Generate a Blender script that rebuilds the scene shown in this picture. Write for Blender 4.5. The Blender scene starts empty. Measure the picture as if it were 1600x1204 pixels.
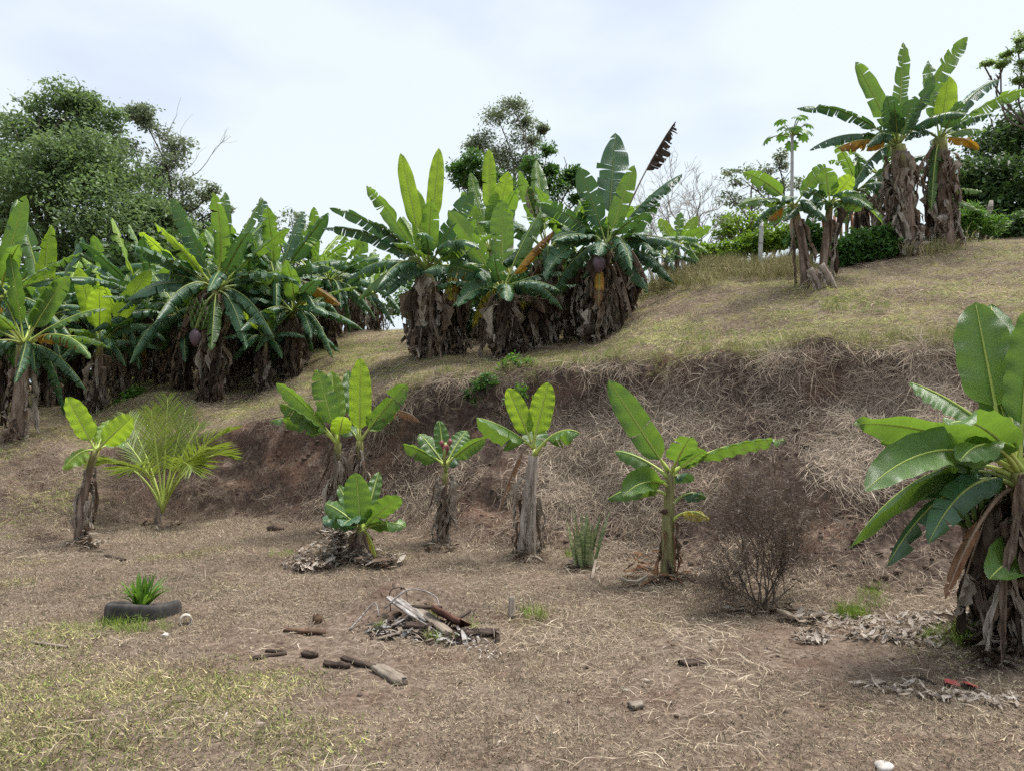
import bpy, math, random
import numpy as np
from mathutils import Vector, Matrix

# ------------------------------------------------------------------ camera, sky, sun
SC = bpy.context.scene
COL = SC.collection
FPX, TILT, CAMZ = 1156.0, math.radians(2.6), 1.6
cam_d = bpy.data.cameras.new("camera"); cam = bpy.data.objects.new("camera", cam_d); COL.objects.link(cam)
cam_d.sensor_width = 36.0; cam_d.lens = 36.0 * FPX / 1600.0; cam_d.clip_end = 3000; cam_d.clip_start = 0.05
cam.location = (0, 0, CAMZ); cam.rotation_euler = (math.radians(90) + TILT, 0, 0)
SC.camera = cam
SUN_EL, SUN_AZ = math.radians(70), math.radians(62)     # azimuth from +Y towards +X
W = bpy.data.worlds.new("World"); SC.world = W; W.use_nodes = True
nt = W.node_tree; nt.nodes.clear()
wo = nt.nodes.new("ShaderNodeOutputWorld"); bg = nt.nodes.new("ShaderNodeBackground")
sky = nt.nodes.new("ShaderNodeTexSky"); sky.sky_type = 'NISHITA'; sky.sun_disc = False
sky.sun_elevation = SUN_EL; sky.sun_rotation = SUN_AZ; sky.dust_density = 2.0
tc = nt.nodes.new("ShaderNodeTexCoord"); mp = nt.nodes.new("ShaderNodeMapping"); mp.inputs['Scale'].default_value = (1.0, 1.0, 2.2)
nz = nt.nodes.new("ShaderNodeTexNoise"); nz.inputs['Scale'].default_value = 1.7; nz.inputs['Detail'].default_value = 5; nz.inputs['Roughness'].default_value = 0.5
rp = nt.nodes.new("ShaderNodeValToRGB"); rp.color_ramp.elements[0].position = 0.40; rp.color_ramp.elements[1].position = 0.58
rp.color_ramp.elements[0].color = (3.3, 3.7, 4.65, 1); rp.color_ramp.elements[1].color = (4.4, 4.8, 4.9, 1)
mx = nt.nodes.new("ShaderNodeMixRGB"); mx.inputs[0].default_value = 0.88
nt.links.new(tc.outputs['Generated'], mp.inputs[0]); nt.links.new(mp.outputs[0], nz.inputs['Vector']); nt.links.new(nz.outputs[0], rp.inputs[0])
nt.links.new(sky.outputs[0], mx.inputs[1]); nt.links.new(rp.outputs[0], mx.inputs[2]); nt.links.new(mx.outputs[0], bg.inputs[0])
bg.inputs[1].default_value = 0.1
nt.links.new(bg.outputs[0], wo.inputs[0])
sd = bpy.data.lights.new("sun", 'SUN'); sd.energy = 3.1; sd.angle = math.radians(24); sd.color = (1.0, 0.96, 0.9)
sun = bpy.data.objects.new("sun", sd); COL.objects.link(sun)
sv = Vector((math.sin(SUN_AZ) * math.cos(SUN_EL), math.cos(SUN_AZ) * math.cos(SUN_EL), math.sin(SUN_EL)))
sun.rotation_euler = sv.to_track_quat('Z', 'Y').to_euler(); sun.location = (5, 10, 30)
SC.view_settings.view_transform = 'Standard'; SC.view_settings.look = 'None'
SC.view_settings.exposure = 1.08; SC.view_settings.gamma = 1.0; SC.view_settings.use_curve_mapping = False
SC.cycles.use_denoising = False; SC.cycles.use_adaptive_sampling = True; SC.cycles.adaptive_threshold = .018
SC.cycles.max_bounces = 4; SC.cycles.diffuse_bounces = 2; SC.cycles.glossy_bounces = 1; SC.cycles.transmission_bounces = 2; SC.cycles.caustics_reflective = False; SC.cycles.caustics_refractive = False; SC.render.use_persistent_data = False; SC.cycles.transparent_max_bounces = 4

R = math.radians
NP = np.array
rng = np.random.default_rng(7)
def cross3(a, b): return NP([a[1] * b[2] - a[2] * b[1], a[2] * b[0] - a[0] * b[2], a[0] * b[1] - a[1] * b[0]])

def P(px, py, d):
    """world point seen at photo pixel (px, py) at ground distance d"""
    xc, yc = (px - 800) / FPX, (602 - py) / FPX
    v = NP([xc, math.cos(TILT) - yc * math.sin(TILT), math.sin(TILT) + yc * math.cos(TILT)])
    return NP([0, 0, CAMZ]) + v * (d / v[1])

def zpix(py, d):
    return P(800, py, d)[2]

# ------------------------------------------------------------------ numpy noise
_T = np.random.default_rng(3).random((256, 256))
def vnoise(x, y):
    xi = np.floor(x).astype(int); yi = np.floor(y).astype(int)
    fx = x - xi; fy = y - yi
    fx = fx * fx * (3 - 2 * fx); fy = fy * fy * (3 - 2 * fy)
    a = _T[xi & 255, yi & 255]; b = _T[(xi + 1) & 255, yi & 255]; c = _T[xi & 255, (yi + 1) & 255]; e = _T[(xi + 1) & 255, (yi + 1) & 255]
    return (a * (1 - fx) + b * fx) * (1 - fy) + (c * (1 - fx) + e * fx) * fy
def fbm(x, y, o=4):
    s = 0; a = 0.5
    for i in range(o):
        s = s + a * (vnoise(x * 2 ** i + 17.3 * i, y * 2 ** i + 9.1 * i) - 0.5); a *= 0.5
    return s * 2          # about -1..1
def sstep(a, b, x):
    t = np.clip((x - a) / (b - a), 0, 1); return t * t * (3 - 2 * t)

# ------------------------------------------------------------------ terrain height
COLS = [  # px, toe (d, z), crest (d, z), upper points
    (-500, (9.0, 0), (12.0, .9), [(14, 1.4), (18, 1.9), (30, 2.8)]),
    (0,   (9.0, 0), (12.3, 1.15), [(13, 1.40), (16, 1.85), (22, 2.6), (30, 3.0)]),
    (90,  (9.6, 0), (12.3, 1.1), [(13, 1.35), (15, 1.75), (20, 2.5), (30, 3.0)]),
    (160, (10.8, .05), (12.2, 1.05), [(13, 1.25), (15, 1.8), (18, 2.3), (30, 3.2)]),
    (250, (11.4, .08), (12.3, 1.25), [(13.2, 1.5), (14.5, 2.08), (18, 2.7), (30, 3.6)]),
    (380, (11.3, .12), (12.5, 1.45), [(15, 2.1), (16.5, 2.6), (20, 3.4), (25, 4.0), (32, 4.0)]),
    (520, (10.6, .1), (11.9, 1.68), [(16, 2.9), (20, 3.9), (22, 4.2), (26, 4.1), (32, 3.9)]),
    (640, (9.8, .08), (11.2, 2.08), [(14, 2.75), (18, 3.6), (22, 4.28), (26, 4.1), (32, 3.9)]),
    (740, (9.0, .05), (11.1, 2.25), [(13.5, 2.72), (16, 3.3), (22, 4.6), (32, 5)]),
    (830, (8.8, .05), (11.0, 2.32), [(13.5, 2.85), (18, 4.0), (22, 4.8), (32, 5)]),
    (930, (8.4, .05), (10.6, 2.38), [(13.3, 2.95), (17, 4.1), (22, 4.9), (32, 5)]),
    (1000, (8.0, .05), (10.1, 2.42), [(13, 3.4), (15, 4.25), (18, 4.8), (32, 5)]),
    (1100, (7.5, .05), (9.6, 2.42), [(13, 3.85), (16, 4.9), (19, 5.4), (32, 5.6)]),
    (1280, (6.9, .05), (8.9, 2.46), [(11, 3.38), (13, 4.15), (15, 4.7), (19, 5.5), (32, 6)]),
    (1440, (6.6, .05), (8.4, 2.48), [(11, 3.62), (14, 4.85), (18, 5.9), (32, 6.5)]),
    (1600, (6.2, .05), (8.2, 2.52), [(11, 3.85), (14, 5.02), (18, 6.1), (32, 6.8)]),
    (2100, (5.8, .05), (7.8, 2.6), [(11, 4.0), (14, 5.2), (18, 6.2), (32, 7)]),
]
DG = np.concatenate([np.arange(0, 16, .04), np.arange(16, 60, .4)])
_face = [(0, 0), (.3, .16), (.55, .40), (.75, .57), (.86, .67), (.94, .96), (1, 1)]
_cp = NP([c[0] for c in COLS], float); _tab = []
for c in COLS:
    (td, tz), (cd, cz) = c[1], c[2]
    gentle = c[0] < 120
    face = [(0, 0), (.3, .18), (.6, .5), (.85, .85), (1, 1)] if gentle else _face
    pts = [(0, 0), (td * .8, 0)] + [(td + (cd - td) * a, tz + (cz - tz) * b) for a, b in face] + c[3]
    _tab.append(np.interp(DG, [p[0] for p in pts], [p[1] for p in pts]))
_PX = np.arange(-500, 2101, 10.0)
_H = NP([np.interp(_PX, _cp, NP(_tab)[:, j]) for j in range(len(DG))]).T      # px, d
_TOE = np.interp(_PX, _cp, [c[1][0] for c in COLS]); _CR = np.interp(_PX, _cp, [c[2][0] for c in COLS])
# interpolating heights between columns must follow the slanted crest line: resample along (d - toe)
def _build():
    out = np.zeros((len(_PX), len(DG)))
    for i, p in enumerate(_PX):
        k = np.clip(np.searchsorted(_cp, p) - 1, 0, len(_cp) - 2)
        f = (p - _cp[k]) / (_cp[k + 1] - _cp[k])
        vals = 0
        for kk, wgt in ((k, 1 - f), (k + 1, f)):
            td, cd = COLS[kk][1][0], COLS[kk][2][0]
            dd = np.interp(DG, [0, _TOE[i], _CR[i], 60], [0, td, cd, 60])
            vals = vals + wgt * np.interp(dd, DG, _tab[kk])
        out[i] = vals
    ker = np.exp(-np.linspace(-2, 2, 9) ** 2); ker /= ker.sum()
    pad = np.pad(out, ((4, 4), (0, 0)), mode='edge')
    return sum(pad[j:j + len(_PX)] * ker[j] for j in range(9))
_H = _build()

def terr(x, y):
    x = np.asarray(x, float); y = np.asarray(y, float)
    d = np.clip(y, 0.0, 59)
    px = np.clip(800 + FPX * x / np.maximum(y, 3.0), -499.9, 2099.9)
    ip = (px + 500) / 10; i0 = np.clip(ip.astype(int), 0, len(_PX) - 2); fp = ip - i0
    jd = np.interp(d, DG, np.arange(len(DG))); j0 = np.clip(jd.astype(int), 0, len(DG) - 2); fd = jd - j0
    # wobble the bank line
    z = (_H[i0, j0] * (1 - fp) + _H[i0 + 1, j0] * fp) * (1 - fd) + (_H[i0, j0 + 1] * (1 - fp) + _H[i0 + 1, j0 + 1] * fp) * fd
    toe = np.interp(px, _PX, _TOE); cr = np.interp(px, _PX, _CR)
    return z, (y - toe) / (cr - toe), px

def height(x, y):
    x = np.asarray(x, float); y = np.asarray(y, float)
    wob = 0.30 * fbm(x * .9 + 5, y * .9 + 3, 3) + .06 * fbm(x * 4.1, y * 4.1, 2)
    near = sstep(5.0, 8.0, y)
    z, t, px = terr(x, y + wob * near)
    bank = sstep(0.02, .25, t) * (1 - sstep(1.0, 1.25, t))
    z = z + 0.05 * fbm(x * .8, y * .8, 3) * sstep(2, 5, y) + 0.026 * fbm(x * 3.4, y * 3.4, 3) + .014 * fbm(x * 11, y * 11, 2)
    z = z + bank * (0.15 * fbm(x * 2.7 + 40, z * 3 + y * 1.5, 4) + .07 * fbm(x * 9, y * 9, 3))
    up = sstep(1.0, 1.3, t)
    z = z + up * 0.05 * fbm(x * 2.3 + 11, y * 2.3, 3)
    # soil mound behind the wood pile; low ones added at plant feet for contact shade
    for (mx_, my_, r, hh) in MOUNDS:
        z = z + hh * np.exp(-((x - mx_) ** 2 + (y - my_) ** 2) / (r * r)) * (1 + .5 * fbm(x * 6, y * 6, 2))
    return z
MOUNDS = []
for (px, py, d, r, hh) in [(645, 962, 6.3, .34, .16), (590, 965, 6.35, .25, .09), (700, 970, 6.3, .25, .08), (690, 850, 9.2, .22, .06), (824, 870, 8.6, .25, .06), (130, 850, 9.5, .22, .05), (1041, 905, 7.35, .25, .05), (520, 880, 8.4, .5, .10), (1290, 450, 11.7, .5, .1), (1560, 1000, 5.2, .5, .1)]:
    q = P(px, py, d); MOUNDS.append((q[0], q[1], r, hh))

def ground(x, y):
    return float(height(NP([x]), NP([y]))[0])
def normal(x, y, e=.06):
    gx = (height(x + e, y) - height(x - e, y)) / (2 * e); gy = (height(x, y + e) - height(x, y - e)) / (2 * e)
    n = np.stack([-gx, -gy, np.ones_like(gx)], -1); return n / np.linalg.norm(n, axis=-1, keepdims=True)
def base_at(px, d):
    x = (px - 800) / FPX * d
    return NP([x, d, ground(x, d)])
def hgrid(x, y):
    """ground height from the built sheet"""
    fx = np.interp(x, gx, np.arange(len(gx))); fy = np.interp(y, gy, np.arange(len(gy)))
    i = np.minimum(fx.astype(int), len(gx) - 2); j = np.minimum(fy.astype(int), len(gy) - 2); fx = fx - i; fy = fy - j
    return (GZ[i, j] * (1 - fx) + GZ[i + 1, j] * fx) * (1 - fy) + (GZ[i, j + 1] * (1 - fx) + GZ[i + 1, j + 1] * fx) * fy
def hit(px, py, dmin=2.5, dmax=34):
    """point of the ground under a photo pixel"""
    v = P(px, py, 1.0) - NP([0, 0, CAMZ])
    for step in (.08, .008):
        ds = np.arange(dmin, dmax, step); b = CAMZ + v[2] * ds <= hgrid(v[0] * ds, ds)
        k = int(np.argmax(b)) if b.any() else len(ds) - 1
        dmin, dmax = max(ds[k] - .09, 1), ds[k] + .02
    return NP([v[0] * ds[k], ds[k], float(hgrid(NP([v[0] * ds[k]]), NP([ds[k]]))[0])])

# ------------------------------------------------------------------ object helpers
def mesh_np(name, V, F, mats, UV=None, fmat=None, attrs=None, smooth=True):
    """V (n,3); F list of index lists or one (m,k) array"""
    me = bpy.data.meshes.new(name)
    V = np.asarray(V, np.float32)
    me.vertices.add(len(V)); me.vertices.foreach_set("co", V.ravel())
    if isinstance(F, np.ndarray):
        tot = np.full(len(F), F.shape[1]); flat = F.ravel()
    else:
        tot = NP([len(f) for f in F]); flat = NP([i for f in F for i in f])
    me.loops.add(len(flat)); me.loops.foreach_set("vertex_index", flat.astype(np.int32))
    me.polygons.add(len(tot)); me.polygons.foreach_set("loop_start", (np.cumsum(tot) - tot).astype(np.int32))
    if UV is not None:
        l = me.uv_layers.new(name="UVMap"); l.data.foreach_set("uv", np.asarray(UV, np.float32)[flat].ravel())
    for m in (mats if isinstance(mats, (list, tuple)) else [mats]): me.materials.append(m)
    if fmat is not None: me.polygons.foreach_set("material_index", np.asarray(fmat, np.int32))
    for k, a in (attrs or {}).items():
        at = me.attributes.new(k, 'FLOAT', 'POINT'); at.data.foreach_set("value", np.asarray(a, np.float32).ravel())
    me.update(calc_edges=True)
    if smooth: me.polygons.foreach_set("use_smooth", np.ones(len(tot), bool))
    return me
def link(name, me, parent=None, loc=None):
    o = bpy.data.objects.new(name, me); COL.objects.link(o)
    if parent is not None: o.parent = parent
    if loc is not None: o.location = loc
    return o
def tag(o, label, cat, group=None, kind=None):
    if label: o["label"] = label
    if cat: o["category"] = cat
    if group: o["group"] = group
    if kind: o["kind"] = kind
    return o
def thing(name, label, cat, loc, group=None):
    o = bpy.data.objects.new(name, None); COL.objects.link(o); o.location = loc; o.empty_display_size = .2
    return tag(o, label, cat, group)
class MB:
    def __init__(s): s.V = []; s.F = []; s.UV = []; s.n = 0
    def add(s, V, F, UV=None):
        V = np.asarray(V, float)
        s.V.append(V); s.F += [[i + s.n for i in f] for f in F]
        s.UV.append(np.zeros((len(V), 2)) if UV is None else UV); s.n += len(V)
    def mesh(s, name, mat, **k): return mesh_np(name, np.concatenate(s.V), s.F, mat, UV=np.concatenate(s.UV), **k)
def tube(pts, rad, sides=6, cap=True, ridge=None):
    pts = np.asarray(pts, float); n = len(pts); rad = np.broadcast_to(rad, (n,)) if np.ndim(rad) == 0 else np.asarray(rad)
    T = np.gradient(pts, axis=0); T /= np.maximum(np.linalg.norm(T, axis=1, keepdims=True), 1e-9)
    ref = NP([0, 0, 1.0]) if abs(T[0][2]) < .8 else NP([1.0, 0, 0])
    V = []; UV = []
    a = ref
    for i in range(n):
        a = a - T[i] * np.dot(a, T[i]); a /= max(np.linalg.norm(a), 1e-9); b = cross3(T[i], a)
        for j in range(sides):
            th = 2 * math.pi * j / sides; r = rad[i] * (1 if ridge is None else ridge(i, j))
            V.append(pts[i] + r * (math.cos(th) * a + math.sin(th) * b)); UV.append((j / sides, i / (n - 1)))
    F = [[i * sides + j, i * sides + (j + 1) % sides, (i + 1) * sides + (j + 1) % sides, (i + 1) * sides + j] for i in range(n - 1) for j in range(sides)]
    if cap: F += [[(n - 1) * sides + j for j in range(sides)], [j for j in range(sides)][::-1]]
    return NP(V), F, NP(UV)
def bez(p0, p1, p2, p3, t):
    t = np.asarray(t)[:, None]
    return (1 - t) ** 3 * p0 + 3 * (1 - t) ** 2 * t * p1 + 3 * (1 - t) * t * t * p2 + t ** 3 * p3
def curve(pts, n):
    """smooth curve through points"""
    pts = np.asarray(pts, float); s = np.concatenate([[0], np.cumsum(np.linalg.norm(np.diff(pts, axis=0), axis=1))]); s /= s[-1]
    t = np.linspace(0, 1, n); m = np.gradient(pts, s, axis=0) if len(pts) > 2 else np.repeat((pts[1] - pts[0])[None], 2, 0)
    out = []
    for x in t:
        k = min(np.searchsorted(s, x, side='right') - 1, len(pts) - 2); h = s[k + 1] - s[k]; f = (x - s[k]) / h
        out.append((2 * f ** 3 - 3 * f * f + 1) * pts[k] + (f ** 3 - 2 * f * f + f) * h * m[k] + (-2 * f ** 3 + 3 * f * f) * pts[k + 1] + (f ** 3 - f * f) * h * m[k + 1])
    return NP(out)

# ------------------------------------------------------------------ materials
class NT:
    def __init__(s, name):
        s.m = bpy.data.materials.new(name); s.m.use_nodes = True; s.t = s.m.node_tree; s.t.nodes.clear()
        s.out = s.n('OutputMaterial')
    def n(s, kind, **kw):
        nd = s.t.nodes.new('ShaderNode' + kind)
        for k, v in kw.items(): setattr(nd, k, v)
        return nd
    def l(s, a, b): s.t.links.new(a, b)
    def noise(s, vec, scale, detail=3, rough=.55):
        nd = s.n('TexNoise'); nd.inputs['Scale'].default_value = scale; nd.inputs['Detail'].default_value = detail; nd.inputs['Roughness'].default_value = rough
        if vec is not None: s.l(vec, nd.inputs['Vector'])
        return nd.outputs[0]
    def ramp(s, fac, stops):
        nd = s.n('ValToRGB'); cr = nd.color_ramp
        while len(cr.elements) < len(stops): cr.elements.new(.5)
        for e, (p, c) in zip(cr.elements, stops): e.position = p; e.color = (*c, 1) if len(c) == 3 else c
        s.l(fac, nd.inputs[0]); return nd.outputs[0]
    def mix(s, fac, a, b, mode='MIX'):
        nd = s.n('MixRGB', blend_type=mode)
        for i, v in ((0, fac), (1, a), (2, b)):
            if isinstance(v, (int, float)): nd.inputs[i].default_value = v
            elif isinstance(v, tuple): nd.inputs[i].default_value = (*v, 1)
            else: s.l(v, nd.inputs[i])
        return nd.outputs[0]
    def math(s, op, a, b=0.0, clamp=False):
        nd = s.n('Math', operation=op); nd.use_clamp = clamp
        for i, v in ((0, a), (1, b)):
            if isinstance(v, (int, float)): nd.inputs[i].default_value = v
            else: s.l(v, nd.inputs[i])
        return nd.outputs[0]
    def bsdf(s, col, rough=.8, spec=.3, bump=None, bstr=.3, bdist=.01, trans=None, tfac=0):
        b = s.n('BsdfPrincipled'); b.inputs['Roughness'].default_value = rough; b.inputs['Specular IOR Level'].default_value = spec
        if isinstance(col, tuple): b.inputs['Base Color'].default_value = (*col, 1)
        else: s.l(col, b.inputs['Base Color'])
        nrm = None
        if bump is not None:
            bm = s.n('Bump'); bm.inputs['Strength'].default_value = bstr; bm.inputs['Distance'].default_value = bdist
            s.l(bump, bm.inputs['Height']); nrm = bm.outputs[0]; s.l(nrm, b.inputs['Normal'])
        o = b.outputs[0]
        if tfac:
            tr = s.n('BsdfTranslucent')
            if isinstance(trans, tuple): tr.inputs[0].default_value = (*trans, 1)
            else: s.l(trans, tr.inputs[0])
            if nrm: s.l(nrm, tr.inputs['Normal'])
            mxs = s.n('MixShader'); mxs.inputs[0].default_value = tfac; s.l(o, mxs.inputs[1]); s.l(tr.outputs[0], mxs.inputs[2]); o = mxs.outputs[0]
        s.l(o, s.out.inputs[0]); return s.m
    def obj(s): return s.n('TexCoord').outputs['Object']
    def rnd(s): return s.n('ObjectInfo').outputs['Random']
    def uv(s):
        sp = s.n('SeparateXYZ'); t = s.n('TexCoord'); s.l(t.outputs['UV'], sp.inputs[0]); return sp.outputs[0], sp.outputs[1], t.outputs['UV']

def mat_blade(name, ca, cb, tr, tfac, rough=.38, edge=.3, yellow=0.0, spec=.5):
    """banana leaf blade: uv.x across (0.5 = midrib), uv.y along"""
    n = NT(name); u, v, uv = n.uv(); r = n.rnd()
    d = n.math('ABSOLUTE', n.math('SUBTRACT', u, .5))
    cmb = n.n('CombineXYZ'); n.l(n.math('MULTIPLY', d, 1.4), cmb.inputs[0]); n.l(n.math('MULTIPLY', n.math('SUBTRACT', v, n.math('MULTIPLY', d, .10)), 60), cmb.inputs[1]); n.l(n.math('MULTIPLY', r, 40), cmb.inputs[2])
    st = n.noise(cmb.outputs[0], 1.0, 3, .65)
    big = n.noise(n.obj(), 3.0, 3)
    base = n.mix(r, ca, cb)
    base = n.mix(n.ramp(st, [(.3, (.0,) * 3), (.75, (1,) * 3)]), base, n.mix(.45, base, tuple(min(1, c * 2.0) for c in cb)))
    base = n.mix(n.ramp(big, [(.35, (0,) * 3), (.7, (.55,) * 3)]), base, tuple(c * .55 for c in ca))
    if yellow:
        yl = n.noise(n.obj(), 5.0, 4, .7)
        ym = n.math('ADD', n.math('MULTIPLY', yl, 1.0), n.math('MULTIPLY', n.math('ADD', d, v), .35))
        base = n.mix(n.ramp(ym, [(.70, (0,) * 3), (.84, (1,) * 3)]), base, (.13, .065, .03))
        base = n.mix(n.ramp(n.noise(cmb.outputs[0], 2.2, 3, .7), [(.52, (0,) * 3), (.6, (.7,) * 3)]), base, (.16, .08, .03))
    if edge:
        en = n.noise(n.obj(), 14, 3)
        em = n.math('ADD', n.math('MULTIPLY', d, 2), n.math('MULTIPLY', en, .35))
        base = n.mix(n.ramp(em, [(1.10, (0,) * 3), (1.17, (edge,) * 3)]), base, (.20, .13, .05))
        sp = n.noise(n.obj(), 38, 2, .5)
        base = n.mix(n.ramp(sp, [(.76, (0,) * 3), (.80, (edge,) * 3)]), base, (.15, .10, .04))
    trc = n.mix(n.ramp(st, [(.3, (0,) * 3), (.75, (1,) * 3)]), tuple(c * .8 for c in tr), tr)
    fine = n.n('TexWave'); fine.inputs['Scale'].default_value = 1.3; fine.bands_direction = 'Y'; fine.inputs['Distortion'].default_value = .6
    n.l(cmb.outputs[0], fine.inputs['Vector'])
    h = n.math('ADD', n.math('MULTIPLY', st, 1.0), n.math('MULTIPLY', fine.outputs['Fac'], .5))
    return n.bsdf(base, rough, spec, h, .35, .012, trc, tfac)
def mat_noise(name, stops, scale, rough=.9, spec=.2, bs=.5, bd=.02, trans=None, tfac=0, stretch=None, rnd=0.0, detail=5):
    n = NT(name); vec = n.obj()
    if stretch:
        m = n.n('Mapping'); m.inputs['Scale'].default_value = stretch; n.l(vec, m.inputs[0]); vec = m.outputs[0]
    f = n.noise(vec, scale, detail, .65)
    if rnd: f = n.math('ADD', f, n.math('MULTIPLY', n.math('SUBTRACT', n.rnd(), .5), rnd))
    c = n.ramp(f, stops)
    return n.bsdf(c, rough, spec, f, bs, bd, trans, tfac)

M = {}
M['y'] = mat_blade('leaf_young', (.14, .25, .022), (.19, .31, .035), (.42, .62, .04), .48, .36, .35)
M['m'] = mat_blade('leaf_fresh', (.062, .145, .030), (.10, .192, .042), (.23, .40, .04), .38, .33, .6, spec=.65)
M['d'] = mat_blade('leaf_mature', (.030, .096, .040), (.058, .140, .060), (.10, .22, .04), .24, .33, .7, spec=.7)
M['o'] = mat_blade('leaf_dying', (.50, .23, .02), (.55, .33, .03), (.65, .35, .03), .35, .6, .9, yellow=1)
M['g'] = mat_blade('leaf_yellowing', (.34, .34, .03), (.42, .36, .04), (.55, .5, .04), .35, .5, .8, yellow=0)
M['bd'] = mat_noise('leaf_dark_shaded', [(.25, (.025, .018, .013)), (.5, (.07, .05, .036)), (.75, (.15, .115, .085))], 7, .85, .2, .5, .02, (.1, .07, .04), .12, (3, 3, 1), .3)  # dry leaf with clump shade put into its colour; also a blackened leaf
M['b'] = mat_noise('leaf_dry', [(.25, (.065, .043, .03)), (.5, (.175, .125, .09)), (.75, (.32, .26, .20))], 7, .85, .2, .5, .02, (.2, .13, .08), .15, (3, 3, 1), .3)
M['bw'] = mat_noise('leaf_dry_pale', [(.3, (.19, .15, .112)), (.7, (.48, .42, .35))], 7, .85, .2, .5, .02, (.3, .24, .18), .15, (3, 3, 1), .3)
M['lit'] = mat_noise('leaf_litter', [(.3, (.34, .285, .24)), (.5, (.60, .53, .46)), (.7, (.80, .74, .67))], 9, .85, .2, .5, .02, (.3, .26, .22), .1)
M['br'] = mat_noise('leaf_dry_russet', [(.3, (.16, .075, .04)), (.7, (.33, .2, .12))], 7, .8, .2, .5, .02, (.4, .2, .1), .2, (3, 3, 1), .2)
def mat_stalk(name, a, b):
    return mat_noise(name, [(.3, a), (.7, b)], 9, .5, .4, .2, .01)
M['stalk'] = mat_stalk('leaf_stalk', (.16, .22, .05), (.30, .34, .10))
M['stalk_y'] = mat_stalk('leaf_stalk_young', (.32, .42, .07), (.45, .5, .14))
M['stalk_b'] = mat_stalk('leaf_stalk_dry', (.14, .09, .06), (.3, .21, .14))
def mat_stem():
    n = NT('pseudostem'); u, v, uv = n.uv(); vec = n.obj()
    m = n.n('Mapping'); m.inputs['Scale'].default_value = (9, 9, 1.2); n.l(vec, m.inputs[0])
    f = n.noise(m.outputs[0], 2.2, 5, .65); g = n.noise(vec, 3, 3)
    dry = n.ramp(f, [(.28, (.045, .028, .02)), (.5, (.19, .135, .10)), (.72, (.36, .29, .225))])
    grn = n.ramp(f, [(.3, (.14, .12, .04)), (.7, (.30, .32, .10))])
    k = n.math('ADD', v, n.math('MULTIPLY', n.math('SUBTRACT', g, .5), .5))
    c = n.mix(n.ramp(k, [(.78, (0,) * 3), (.98, (1,) * 3)]), dry, grn)
    return n.bsdf(c, .75, .25, f, .6, .03)
M['stem'] = mat_stem()
M['stem_pale'] = mat_noise('pseudostem_pale', [(.28, (.10, .075, .06)), (.5, (.30, .25, .205)), (.72, (.50, .44, .38))], 2.2, .8, .2, .7, .03, stretch=(9, 9, 1))
M['stem_green'] = mat_noise('pseudostem_green', [(.3, (.10, .065, .03)), (.5, (.20, .19, .08)), (.7, (.32, .33, .14))], 3, .6, .3, .3, .02, stretch=(8, 8, 1))
M['bud'] = mat_noise('flower_bud', [(.3, (.06, .035, .05)), (.7, (.16, .11, .13))], 6, .5, .4, .2, .01)
M['budred'] = mat_noise('flower_bract', [(.3, (.14, .025, .03)), (.7, (.30, .10, .105))], 8, .5, .4, .2, .01)
M['fruit'] = mat_noise('green_fruit', [(.3, (.05, .10, .02)), (.7, (.11, .19, .04))], 6, .5, .4, .2, .01)
M['bark'] = mat_noise('bark', [(.3, (.05, .042, .034)), (.7, (.17, .15, .125))], 5, .9, .15, .6, .03, stretch=(3, 3, 1))
M['palebark'] = mat_noise('bark_pale', [(.3, (.17, .16, .14)), (.7, (.36, .34, .30))], 5, .9, .15, .4, .02, stretch=(2, 2, 2))
def mat_foliage(name, a, b, tr, tf, rough=.5, scale=.9):
    n = NT(name); f = n.noise(n.obj(), scale, 3); at = n.n('Attribute', attribute_name='br')
    c = n.mix(f, a, b); c = n.mix(.75, c, n.mix(1.0, c, n.ramp(at.outputs['Fac'], [(0, (.45,) * 3), (1, (1.6,) * 3)]), 'MULTIPLY'))
    return n.bsdf(c, rough, .35, None, 0, 0, tr, tf)
M['f_big'] = mat_foliage('foliage_deep', (.075, .135, .058), (.155, .225, .10), (.2, .3, .09), .38)
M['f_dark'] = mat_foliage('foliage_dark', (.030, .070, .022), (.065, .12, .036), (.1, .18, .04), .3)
M['f_grey'] = mat_foliage('foliage_olive', (.10, .13, .085), (.18, .21, .13), (.22, .28, .13), .38)
M['f_hedge'] = mat_foliage('foliage_lime', (.085, .17, .018), (.16, .26, .03), (.24, .4, .03), .35, scale=2)
M['f_bush'] = mat_foliage('foliage_bush', (.035, .10, .022), (.075, .17, .035), (.12, .26, .03), .3, scale=2)
M['f_weed'] = mat_foliage('foliage_weed', (.06, .15, .025), (.11, .23, .035), (.16, .33, .03), .35, scale=3)
M['f_airy'] = mat_foliage('foliage_airy', (.14, .22, .08), (.22, .31, .12), (.32, .46, .13), .5, scale=2)
M['f_brown'] = mat_foliage('foliage_dead', (.085, .068, .054), (.15, .12, .095), (.2, .13, .08), .2, scale=3)
M['twig'] = mat_noise('dead_twig', [(.3, (.06, .045, .036)), (.7, (.20, .155, .12))], 8, .9, .1, .3, .005)
M['palm'] = mat_foliage('palm_leaflet', (.11, .175, .03), (.21, .28, .05), (.32, .42, .05), .34, .35, 2)
M['strap'] = mat_foliage('strap_leaf', (.07, .17, .025), (.13, .25, .035), (.2, .36, .04), .3, .4, 5)
M['wood'] = mat_noise('weathered_wood', [(.3, (.11, .085, .065)), (.6, (.24, .20, .16)), (.8, (.36, .31, .26))], 3, .9, .15, .7, .01, stretch=(2, 14, 14))
M['woodpale'] = mat_noise('bleached_wood', [(.35, (.09, .075, .065)), (.55, (.27, .24, .22)), (.72, (.52, .50, .48))], 3, .9, .15, .7, .01, stretch=(2, 16, 16))
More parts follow.
